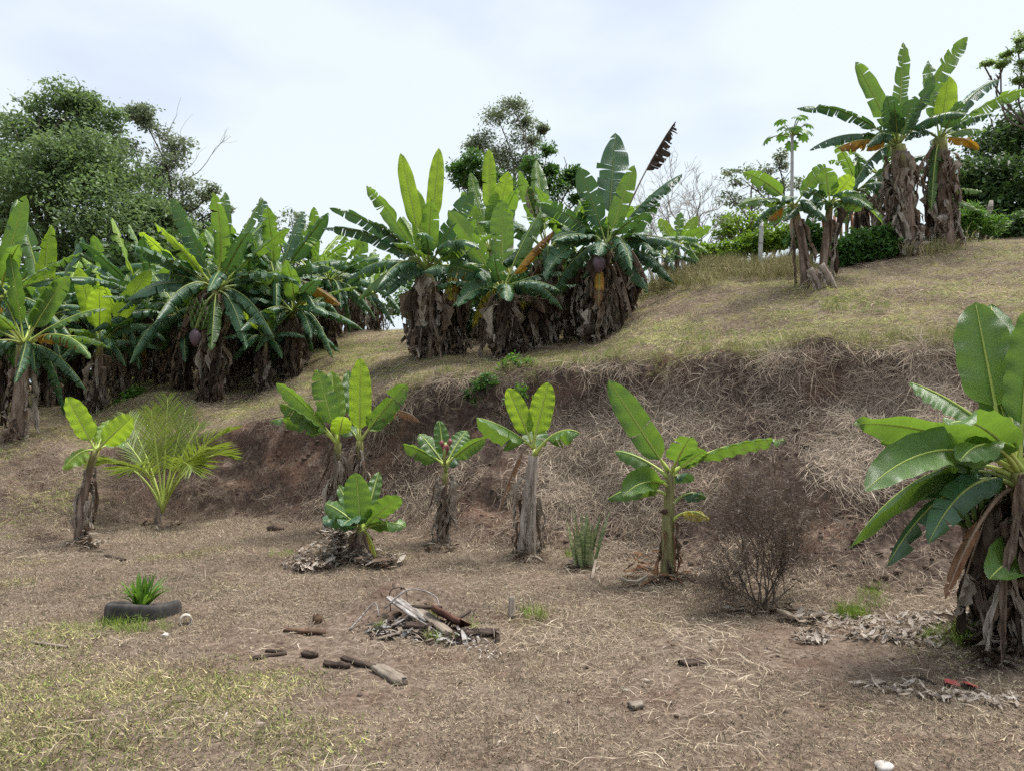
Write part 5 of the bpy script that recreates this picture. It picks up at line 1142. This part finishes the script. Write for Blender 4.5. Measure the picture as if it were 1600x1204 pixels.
for k, (x, y) in enumerate([(1486, 1071), (1514, 1075)]):
    rg = np.random.default_rng(k); p = hit(x, y); V = []; 
    for i in range(6):
        t = i / 5 - .5; w = .045 * (1 - (2 * t) ** 2 * .85)
        for s in (-1, 0, 1): V.append((t * .11, s * w, .012 + abs(s) * .012 + .02 * t * t + rg.normal(0, .003)))
    o = link('red_leaf', mesh_np('red_leaf', NP(V), [[i * 3 + j, i * 3 + j + 1, i * 3 + j + 4, i * 3 + j + 3] for i in range(5) for j in range(2)], M['redleaf']), None, tuple(p)); o.rotation_euler = (.2, .1, .4 + k)
    tag(o, ('left' if k == 0 else 'right') + ' one of two fallen red leaves at lower right', 'leaf', 'fallen red leaves')
# big fallen leaves
for k, (x, y, l, w, m, rz, lab) in enumerate([(1250, 972, .34, .13, 'bw', -.3, 'flat pale fallen leaf blade at left end of the litter strip'), (990, 915, .30, .06, 'bw', .25, 'pale curled fallen leaf left of the plant with the long leaf'), (1090, 910, .34, .06, 'bw', -.3, 'pale curled fallen leaf right of the plant with the long leaf'), (692, 592, .35, .12, 'bw', .8, 'pale dead leaf caught on the bank edge above the red-bud banana')]):
    p = hit(x, y); rg = np.random.default_rng(k + 60); V = []; n = 9
    for i in range(n):
        t = i / (n - 1) - .5; ww = w * (1 - (2 * t) ** 2 * .7)
        for s in (-1, -.5, 0, .5, 1): V.append((t * l, s * ww * .5, .02 + .05 * t * t * 4 + abs(s) * .03 + rg.normal(0, .005)))
    o = link('fallen_leaf', mesh_np('fallen_leaf', NP(V), [[i * 5 + j, i * 5 + j + 1, i * 5 + j + 6, i * 5 + j + 5] for i in range(n - 1) for j in range(4)], M[m]), None, tuple(p)); o.rotation_euler = (0, 0, rz)
    tag(o, lab, 'leaf', 'large fallen leaves')

def clods(name, label, blobs, n, seed, mat, size):
    rg = np.random.default_rng(seed); Vs = []; Fs = []; o = 0
    a = (1 + 5 ** .5) / 2; ico = NP([(-1, a, 0), (1, a, 0), (-1, -a, 0), (1, -a, 0), (0, -1, a), (0, 1, a), (0, -1, -a), (0, 1, -a), (a, 0, -1), (a, 0, 1), (-a, 0, -1), (-a, 0, 1)]) / 1.9
    fc = NP([(0, 11, 5), (0, 5, 1), (0, 1, 7), (0, 7, 10), (0, 10, 11), (1, 5, 9), (5, 11, 4), (11, 10, 2), (10, 7, 6), (7, 1, 8), (3, 9, 4), (3, 4, 2), (3, 2, 6), (3, 6, 8), (3, 8, 9), (4, 9, 5), (2, 4, 11), (6, 2, 10), (8, 6, 7), (9, 8, 1)])
    for k in range(n):
        bl = blobs[int(rg.integers(len(blobs)))]; t = rg.random() * 6.28; q = math.sqrt(rg.random()); p = hit(bl[0] + bl[2] * q * math.cos(t), bl[1] + bl[3] * q * math.sin(t))
        r = size[0] + (size[1] - size[0]) * rg.random() ** 3
        Vs.append(ico * (1 + rg.normal(0, .18, (12, 1))) * r * NP([1, rg.uniform(.7, 1), rg.uniform(.5, .9)]) + p + UP * r * .15); Fs.append(fc + o); o += 12
    return tag(link(name, mesh_np(name, np.concatenate(Vs), np.concatenate(Fs), M[mat], smooth=False)), label, 'soil', None, 'stuff')
clods('soil_clods', 'crumbled soil clods on the bank face and along its foot', [(430, 770, 120, 60), (600, 720, 100, 90), (760, 740, 90, 110), (1000, 830, 160, 60), (1270, 760, 80, 120), (1380, 860, 110, 70), (900, 600, 250, 40), (1250, 560, 220, 30), (1150, 900, 200, 40), (480, 700, 90, 30)], 620, 91, 'soil', (.010, .045))
clods('ground_clods', 'small dirt crumbs and pebbles scattered over the bare near ground', [(800, 1050, 700, 140), (1350, 1060, 220, 80), (750, 940, 500, 50), (640, 980, 120, 30)], 300, 92, 'soil', (.005, .02))
# ------------------------------------------------------------------ grass and straw (uncountable)
def tuft(seed, n, L, w, mode, rad=.05):
    """one tuft: n blades of one or two triangles each, as (n, k, 3) points"""
    rg = np.random.default_rng(seed); V = []; B = []
    for k in range(n):
        a = rg.random() * 6.28; p = NP([math.cos(a), math.sin(a), 0]) * rad * math.sqrt(rg.random()); l = rg.uniform(*L); br = rg.random()
        if mode == 'short': a2 = rg.random() * 6.28; e = R(rg.uniform(5, 62)); bend = rg.uniform(-.1, .35)
        elif mode == 'tall': a2 = rg.random() * 6.28; e = R(rg.uniform(55, 88)); bend = rg.uniform(.0, .5)
        elif mode == 'flat': a2 = rg.random() * 6.28; e = R(rg.uniform(-2, 22)); bend = rg.uniform(-.05, .25); p[2] += rg.uniform(0, .02)
        else: a2 = rg.normal(0, 1.15); e = R(rg.uniform(-4, 15)); bend = rg.uniform(.0, .22); p[2] += rg.uniform(0, .02)      # downhill +X
        dv = NP([math.cos(a2) * math.cos(e), math.sin(a2) * math.cos(e), math.sin(e)]); s = nrm(cross3(dv, UP) + rg.normal(size=3) * .4) * w * rg.uniform(.6, 1.3)
        sd_ = nrm(cross3(dv, UP)) * l * rg.normal(0, .18)
        q1 = p + dv * l * .5 + sd_ * .6; q2 = p + dv * l - UP * l * bend + sd_ * rg.uniform(-.5, 1.2)
        if mode == 'short': V.append([p - s * 1.2, p + s * 1.2, q2])
        else: V.append([p, q1 + s, q1 - s, q2])
        B.append(br)
    return NP(V), NP(B)
def kit(mode, nvar, n, L, w, rad): return [tuft(900 + i, n, L, w, mode, rad) for i in range(nvar)]
KIT = {'short': kit('short', 8, 30, (.012, .045), .0019, .16), 'tall': kit('tall', 6, 22, (.2, .5), .004, .08),
       'flat': kit('flat', 8, 26, (.06, .24), .0026, .28), 'hang': kit('hang', 8, 26, (.10, .36), .0030, .26), 'drape': kit('hang', 6, 16, (.2, .5), .0030, .10)}
def scatter(name, label, cat, kitname, X, Yc, scale, tint, align=.6, down=False, seed=0, lift=0.0):
    rg = np.random.default_rng(seed); n = len(X); Z = hgrid(X, Yc) + lift; e = .06
    gxx = (hgrid(X + e, Yc) - hgrid(X - e, Yc)) / (2 * e); gyy = (hgrid(X, Yc + e) - hgrid(X, Yc - e)) / (2 * e)
    N = np.stack([-gxx, -gyy, np.ones(n)], -1); N /= np.linalg.norm(N, axis=1, keepdims=True)
    up = N * align + UP * (1 - align); up /= np.linalg.norm(up, axis=1, keepdims=True)
    a = rg.random(n) * 6.283; f = np.stack([np.cos(a), np.sin(a), np.zeros(n)], -1)
    if down: f = np.stack([N[:, 0], N[:, 1], np.zeros(n)], -1) + rg.normal(0, .45, (n, 3))
    f = f - up * np.sum(f * up, 1, keepdims=True); f /= np.maximum(np.linalg.norm(f, axis=1, keepdims=True), 1e-6); y = np.cross(up, f)
    O = np.stack([X, Yc, Z], -1); M3 = np.stack([f, y, up], 1) * np.asarray(scale)[:, None, None]          # rows: local axes in world
    kit_ = KIT[kitname]; idx = rg.integers(0, len(kit_), n); Vs = []; Cs = []; k = kit_[0][0].shape[1]
    for i, (tv, tb) in enumerate(kit_):
        m = np.nonzero(idx == i)[0]
        if len(m) == 0: continue
        w = np.einsum('bkc,ncd->nbkd', tv, M3[m]) + O[m][:, None, None, :]
        c = tint[m][:, None, :] * (.42 + 1.18 * tb)[None, :, None]
        Vs.append(w.reshape(-1, 3)); Cs.append(np.repeat(c.reshape(-1, 3), k, 0))
    V = np.concatenate(Vs); Cc = np.concatenate(Cs); nb = len(V) // k; b = np.arange(nb)[:, None] * k
    F = b + NP([0, 1, 2]) if k == 3 else np.concatenate([b + NP([0, 1, 2]), b + NP([2, 1, 3])])
    me = mesh_np(name, V, F, M['tint'], smooth=False)
    at = me.attributes.new('tint', 'FLOAT_COLOR', 'POINT'); at.data.foreach_set('color', np.concatenate([Cc, np.ones((len(Cc), 1))], 1).astype(np.float32).ravel())
    return tag(link(name, me), label, cat, None, 'stuff')
def field(n, d0, d1, seed, umin=-.80, umax=.80, pw=1.0):
    """points uniform over the visible wedge of ground"""
    rg = np.random.default_rng(seed); d = np.sqrt(d0 ** 2 + (d1 ** 2 - d0 ** 2) * rg.random(n) ** pw); u = rg.uniform(umin, umax, n)
    return u * d, d, rg
def mixc(a, b, t): return NP(a)[None] * (1 - t[:, None]) + NP(b)[None] * t[:, None]
def pix(x, y, z): # photo pixel of a world point
    dx, dy, dz = x, y, z - CAMZ; fw = dy * math.cos(TILT) + dz * math.sin(TILT); u = -dy * math.sin(TILT) + dz * math.cos(TILT)
    return 800 + FPX * dx / fw, 602 - FPX * u / fw
STRAW, BROWN, GREEN, LIME, DRYG = (.46, .385, .272), (.215, .167, .122), (.14, .18, .045), (.25, .275, .08), (.40, .335, .18)
# foreground lawn
X, Yc, rg = field(34000, 2.9, 11.5, 201)
_, T_, px_ = terr(X, Yc); keep = (T_ < .12) | (px_ < 170)
X, Yc = X[keep], Yc[keep]; qx, qy = pix(X, Yc, height(X, Yc))
gm = np.zeros(len(X))
for (cx, cy, rx, ry, s) in [(30, 1120, 260, 110, 1.0), (60, 1000, 200, 60, .7), (250, 1100, 260, 80, .75), (430, 1150, 130, 60, .7), (470, 1050, 120, 30, .6), (830, 960, 40, 16, .9), (1215, 1105, 30, 20, .7), (1220, 1185, 130, 30, .8), (1480, 1000, 80, 25, .5), (1330, 962, 30, 10, 1.0), (560, 1190, 150, 40, .5), (640, 870, 90, 20, .5), (20, 920, 80, 40, .4), (240, 985, 120, 20, .6), (900, 865, 40, 12, .6), (1400, 1195, 60, 20, .5), (880, 1010, 120, 30, .35), (300, 870, 120, 20, .25), (1050, 960, 120, 30, .3)]:
    gm = np.maximum(gm, s * np.exp(-((qx - cx) / rx) ** 2 - ((qy - cy) / ry) ** 2))
gn = fbm(X * 2.2 + 3, Yc * 2.2 + 8, 4); gm = np.clip(sstep(.15, .5, gm * .9 + gn * .8 + .35 * fbm(X * 7, Yc * 7, 2) - .16), 0, 1) * .62
bare = sstep(.10, .42, fbm(X * 1.1 + 30, Yc * 1.1 + 2, 3) + .9 * np.exp(-((qx - 1450) / 170) ** 2 - ((qy - 1035) / 32) ** 2) + .6 * np.exp(-((qx - 850) / 120) ** 2 - ((qy - 905) / 18) ** 2))
k = (rg.random(len(X)) > bare * .85 * (1 - gm)); X, Yc, gm, qx, qy = X[k], Yc[k], gm[k], qx[k], qy[k]
t1 = rg.random(len(X)); base = mixc(BROWN, STRAW, np.clip(rg.normal(.45, .28, len(X)), 0, 1)); gr = mixc(DRYG, LIME, np.clip(rg.normal(.38, .3, len(X)), 0, 1)); gr = np.where((rg.random(len(X)) < .28)[:, None], NP(GREEN)[None] * 1.15, gr)
gsel = np.clip(gm * 1.5, 0, 1)[:, None] * (rg.random(len(X)) < gm * 1.3 + .03)[:, None]
tint = base * (1 - gsel) + gr * gsel
tint = tint * (1 + .6 * fbm(X * 3.3 + 9, Yc * 3.3, 3) + .4 * fbm(X * .8, Yc * .8 + 50, 2) + .35 * fbm(X * 12, Yc * 12, 2))[:, None] * np.where(rg.random(len(X)) < .22, .45, 1)[:, None]
scatter('lawn_grass', 'short patchy dry lawn grass over the near ground', 'grass', 'short', X, Yc, rg.uniform(.6, 1.25, len(X)) * (1 + .6 * gm), tint, .7, seed=1)
kk = rg.random(len(X)) < .05 * sstep(-.1, .4, fbm(X * 2.9 + 77, Yc * 2.9, 3)) * 3; Xc, Yk = X[kk], Yc[kk]
scatter('stubble_clumps', 'coarser straw and green grass clumps dotted over the near ground', 'grass', 'short', Xc, Yk, rg.uniform(1.1, 1.8, len(Xc)), np.clip(tint[kk] * 1.1, 0, .5), .6, seed=21)
# flattened straw over the foreground
X, Yc, rg = field(9000, 2.9, 10.5, 202); qx, qy = pix(X, Yc, height(X, Yc)); _, T_, _ = terr(X, Yc)
den = .06 + 1.0 * np.exp(-((qx - 980) / 260) ** 2 - ((qy - 980) / 60) ** 2) + .5 * np.exp(-((qx - 1250) / 200) ** 2 - ((qy - 1060) / 40) ** 2) + .35 * sstep(-.6, 0, T_)
k = (rg.random(len(X)) < den * (.6 + fbm(X * 1.7, Yc * 1.7, 3)) * .7) & (T_ < .15); X, Yc = X[k], Yc[k]
scatter('fallen_straw', 'loose dead straw strewn on the bare near ground', 'straw', 'flat', X, Yc, rg.uniform(.4, 1.1, len(X)), mixc(BROWN, (.54, .45, .34), np.clip(rg.normal(.6, .3, len(X)), 0, 1)), .9, seed=2, lift=.004)
# straw thatch on the bank face
X, Yc, rg = field(44000, 5.8, 13.2, 203); _, T_, px_ = terr(X, Yc)
f = fbm(X * 1.3 + 60, Yc * 2 + 9, 3)
den = sstep(-.1, .1, T_) * (1 - sstep(.80, .93, T_ + .12 * f) * .9) * np.clip(.95 + f * 1.6, .08, 1) * np.where(px_ < 560, .45, 1)
den = den * (1 - .75 * sstep(1130, 1230, px_) * (1 - sstep(.40, .52, T_))) * (1 - .7 * sstep(880, 960, px_) * sstep(.70, .78, T_)) * (1 - .6 * sstep(.78, .88, T_)) * sstep(-.3, .25, fbm(X * 2.6 + 4, Yc * 3.1 + 70, 3))
red = np.exp(-((px_ - 1270) / 70) ** 2) * sstep(.2, .3, T_) * (1 - sstep(.6, .8, T_)) + np.exp(-((px_ - 770) / 50) ** 2) * sstep(.0, .1, T_) * (1 - sstep(.7, .9, T_)) + sstep(1150, 1250, px_) * (1 - sstep(.25, .4, T_)) * .8
k = rg.random(len(X)) < den * (1 - .85 * np.clip(red, 0, 1)); X, Yc, px2, T2 = X[k], Yc[k], px_[k], T_[k]
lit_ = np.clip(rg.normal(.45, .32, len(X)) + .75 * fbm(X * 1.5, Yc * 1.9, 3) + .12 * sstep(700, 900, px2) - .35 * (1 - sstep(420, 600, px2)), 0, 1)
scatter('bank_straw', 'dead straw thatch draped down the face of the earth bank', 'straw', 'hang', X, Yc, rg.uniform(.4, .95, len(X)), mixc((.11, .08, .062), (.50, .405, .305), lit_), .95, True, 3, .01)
# thick hanging straw mats
pts = []
for (cx, cy, rx, ry, nn) in [(1355, 690, 85, 75, 620), (1400, 630, 70, 30, 200), (1232, 600, 20, 70, 90), (1085, 640, 60, 50, 170), (940, 715, 105, 80, 480), (1450, 560, 26, 50, 90), (1480, 680, 60, 70, 240), (1020, 690, 60, 45, 110), (860, 760, 50, 60, 120), (640, 770, 80, 40, 90)]:
    for _ in range(nn):
        a = rng.random() * 6.28; q = rng.random() ** .6; pts.append((cx + rx * q * math.cos(a), cy + ry * q * math.sin(a)))
_p = NP(pts); _k = fbm(_p[:, 0] / 45, _p[:, 1] / 38, 3) > rng.uniform(-.55, .25, len(_p)); pts = [tuple(q) for q in _p[_k]]
v = NP([hit(a, b_)[:2] for a, b_ in pts]); n = len(v)
scatter('straw_mat', 'thick pale mats of hanging dead grass on the bank', 'straw', 'hang', v[:, 0], v[:, 1], rng.uniform(.45, 1.15, n), mixc((.22, .17, .13), (.60, .50, .39), np.clip(rng.normal(.5, .34, n), 0, 1)), .97, True, 4, .025)
# upper slope grass
X, Yc, rg = field(25000, 7.5, 26, 204, pw=1.15); _, T_, px_ = terr(X, Yc); f = fbm(X * .9 + 7, Yc * .9, 4); f2 = fbm(X * 3, Yc * 3, 3)
k = ((T_ > .96) | ((px_ < 180) & (T_ > .1))) & (rg.random(len(X)) < np.clip(.75 + f2, .15, 1)); X, Yc, px_, f, T_, f2 = X[k], Yc[k], px_[k], f[k], T_[k], f2[k]
qx, qy = pix(X, Yc, height(X, Yc))
gr = np.clip(.28 + f * 1.7 + .75 * np.exp(-((qx - 1330) / 300) ** 2 - ((qy - 495) / 40) ** 2) - .3 * np.exp(-((qx - 1350) / 160) ** 2 - ((qy - 425) / 22) ** 2) - .5 * sstep(700, 1000, 1000 - abs(qx - 760) * 3), 0, 1)
gr = np.clip(gr + .35 * (1 - sstep(1.0, 1.15, T_)) * sstep(900, 1100, qx), 0, 1)
n = len(X); strawc = mixc((.16, .120, .092), (.46, .375, .265), np.clip(rg.normal(.55, .28, n), 0, 1)); grc = np.where((rg.random(n) < .3)[:, None], NP(GREEN)[None] * 1.5, mixc((.42, .37, .18), (.30, .35, .095), rg.random(n)))
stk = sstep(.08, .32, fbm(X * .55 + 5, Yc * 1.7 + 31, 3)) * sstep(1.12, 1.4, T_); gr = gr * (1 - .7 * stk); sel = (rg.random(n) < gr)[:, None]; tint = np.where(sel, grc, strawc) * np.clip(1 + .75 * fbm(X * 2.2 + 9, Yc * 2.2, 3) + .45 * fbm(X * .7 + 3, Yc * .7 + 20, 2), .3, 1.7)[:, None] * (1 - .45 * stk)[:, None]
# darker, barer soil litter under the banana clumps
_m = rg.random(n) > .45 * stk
scatter('slope_grass', 'mown dry and green grass covering the upper slope', 'grass', 'flat', X[_m], Yc[_m], rg.uniform(.6, 1.15, int(_m.sum())), tint[_m], .85, False, 5, .005)
k = (rg.random(n) < gr * .55); X2, Y2 = X[k], Yc[k]; n2 = len(X2)
scatter('slope_tufts', 'short standing green and yellow grass tufts on the upper slope', 'grass', 'short', X2, Y2, rg.uniform(1.4, 2.8, n2), grc[k] * .85, .5, False, 6)
# tall dry grass below the hedge, lip tufts, single weeds
pts = []
for (cx, cy, rx, ry, nn) in [(1180, 425, 90, 16, 330), (1080, 435, 60, 18, 200), (1230, 415, 40, 18, 130), (1130, 415, 60, 14, 150), (1030, 440, 30, 20, 80), (1515, 372, 30, 10, 60), (1440, 398, 60, 8, 50)]:
    for _ in range(nn): a = rng.random() * 6.28; q = math.sqrt(rng.random()); pts.append((cx + rx * q * math.cos(a), cy + ry * q * math.sin(a)))
v = NP([hit(a, b_)[:2] for a, b_ in pts]); v = v[v[:, 1] < 22]; n = len(v)
scatter('tall_grass', 'tall dry bleached grass below the lime hedge', 'grass', 'tall', v[:, 0], v[:, 1], rng.uniform(.7, 1.3, n), mixc((.33, .28, .16), (.17, .2, .06), np.clip(rng.normal(.35, .3, n), 0, 1)), .2, False, 7)
pts = []
for _ in range(520):
    px0 = rng.uniform(560, 1620); c_ = np.interp(px0, _PX, _CR); t_ = np.interp(px0, _PX, _TOE); dd = t_ + (c_ - t_) * rng.uniform(.86, 1.0); pts.append(((px0 - 800) / FPX * dd, dd))
v = NP(pts); v = v[fbm(v[:, 0] * 2.2, v[:, 1] * .2, 3) > rng.uniform(-.7, .3, len(v))]; n = len(v)
scatter('draped_grass', 'dead grass and roots hanging over the lip of the bank', 'straw', 'drape', v[:, 0], v[:, 1], rng.uniform(.5, 1.15, n), mixc((.16, .12, .09), (.58, .48, .36), np.clip(rng.normal(.45, .32, n), 0, 1)), .9, True, 31, .02)
pts = []
for _ in range(900):
    px0 = rng.uniform(620, 1620); i = np.interp(px0, _PX, _CR); dd = i + rng.uniform(-.12, .25); pts.append(((px0 - 800) / FPX * dd, dd))
v = NP(pts); n = len(v)
scatter('lip_grass', 'straggly grass tufts along the top edge of the bank', 'grass', 'tall', v[:, 0], v[:, 1], rng.uniform(.25, .6, n), mixc((.36, .30, .18), (.2, .27, .06), np.clip(rng.normal(.35, .35, n), 0, 1)), .5, False, 8)
pts = []
for (cx, cy, rx, ry, nn) in [(1330, 965, 28, 8, 40), (1365, 940, 35, 14, 10), (1490, 1000, 50, 14, 40), (665, 965, 30, 10, 10), (590, 990, 10, 6, 4), (830, 965, 20, 8, 12), (215, 985, 60, 6, 26), (1340, 480, 60, 14, 40), (1120, 530, 60, 10, 20), (600, 545, 20, 8, 14), (690, 1000, 20, 6, 5), (1370, 930, 30, 20, 8), (735, 985, 6, 4, 3), (445, 870, 30, 5, 8), (900, 870, 15, 6, 10)]:
    for _ in range(nn): a = rng.random() * 6.28; q = math.sqrt(rng.random()); pts.append((cx + rx * q * math.cos(a), cy + ry * q * math.sin(a)))
v = NP([hit(a, b_)[:2] for a, b_ in pts]); n = len(v)
scatter('green_weeds', 'fresh green grass sprigs dotted over the ground', 'grass', 'tall', v[:, 0], v[:, 1], rng.uniform(.22, .45, n), mixc((.12, .2, .03), (.26, .36, .06), rng.random(n)), .3, False, 9)
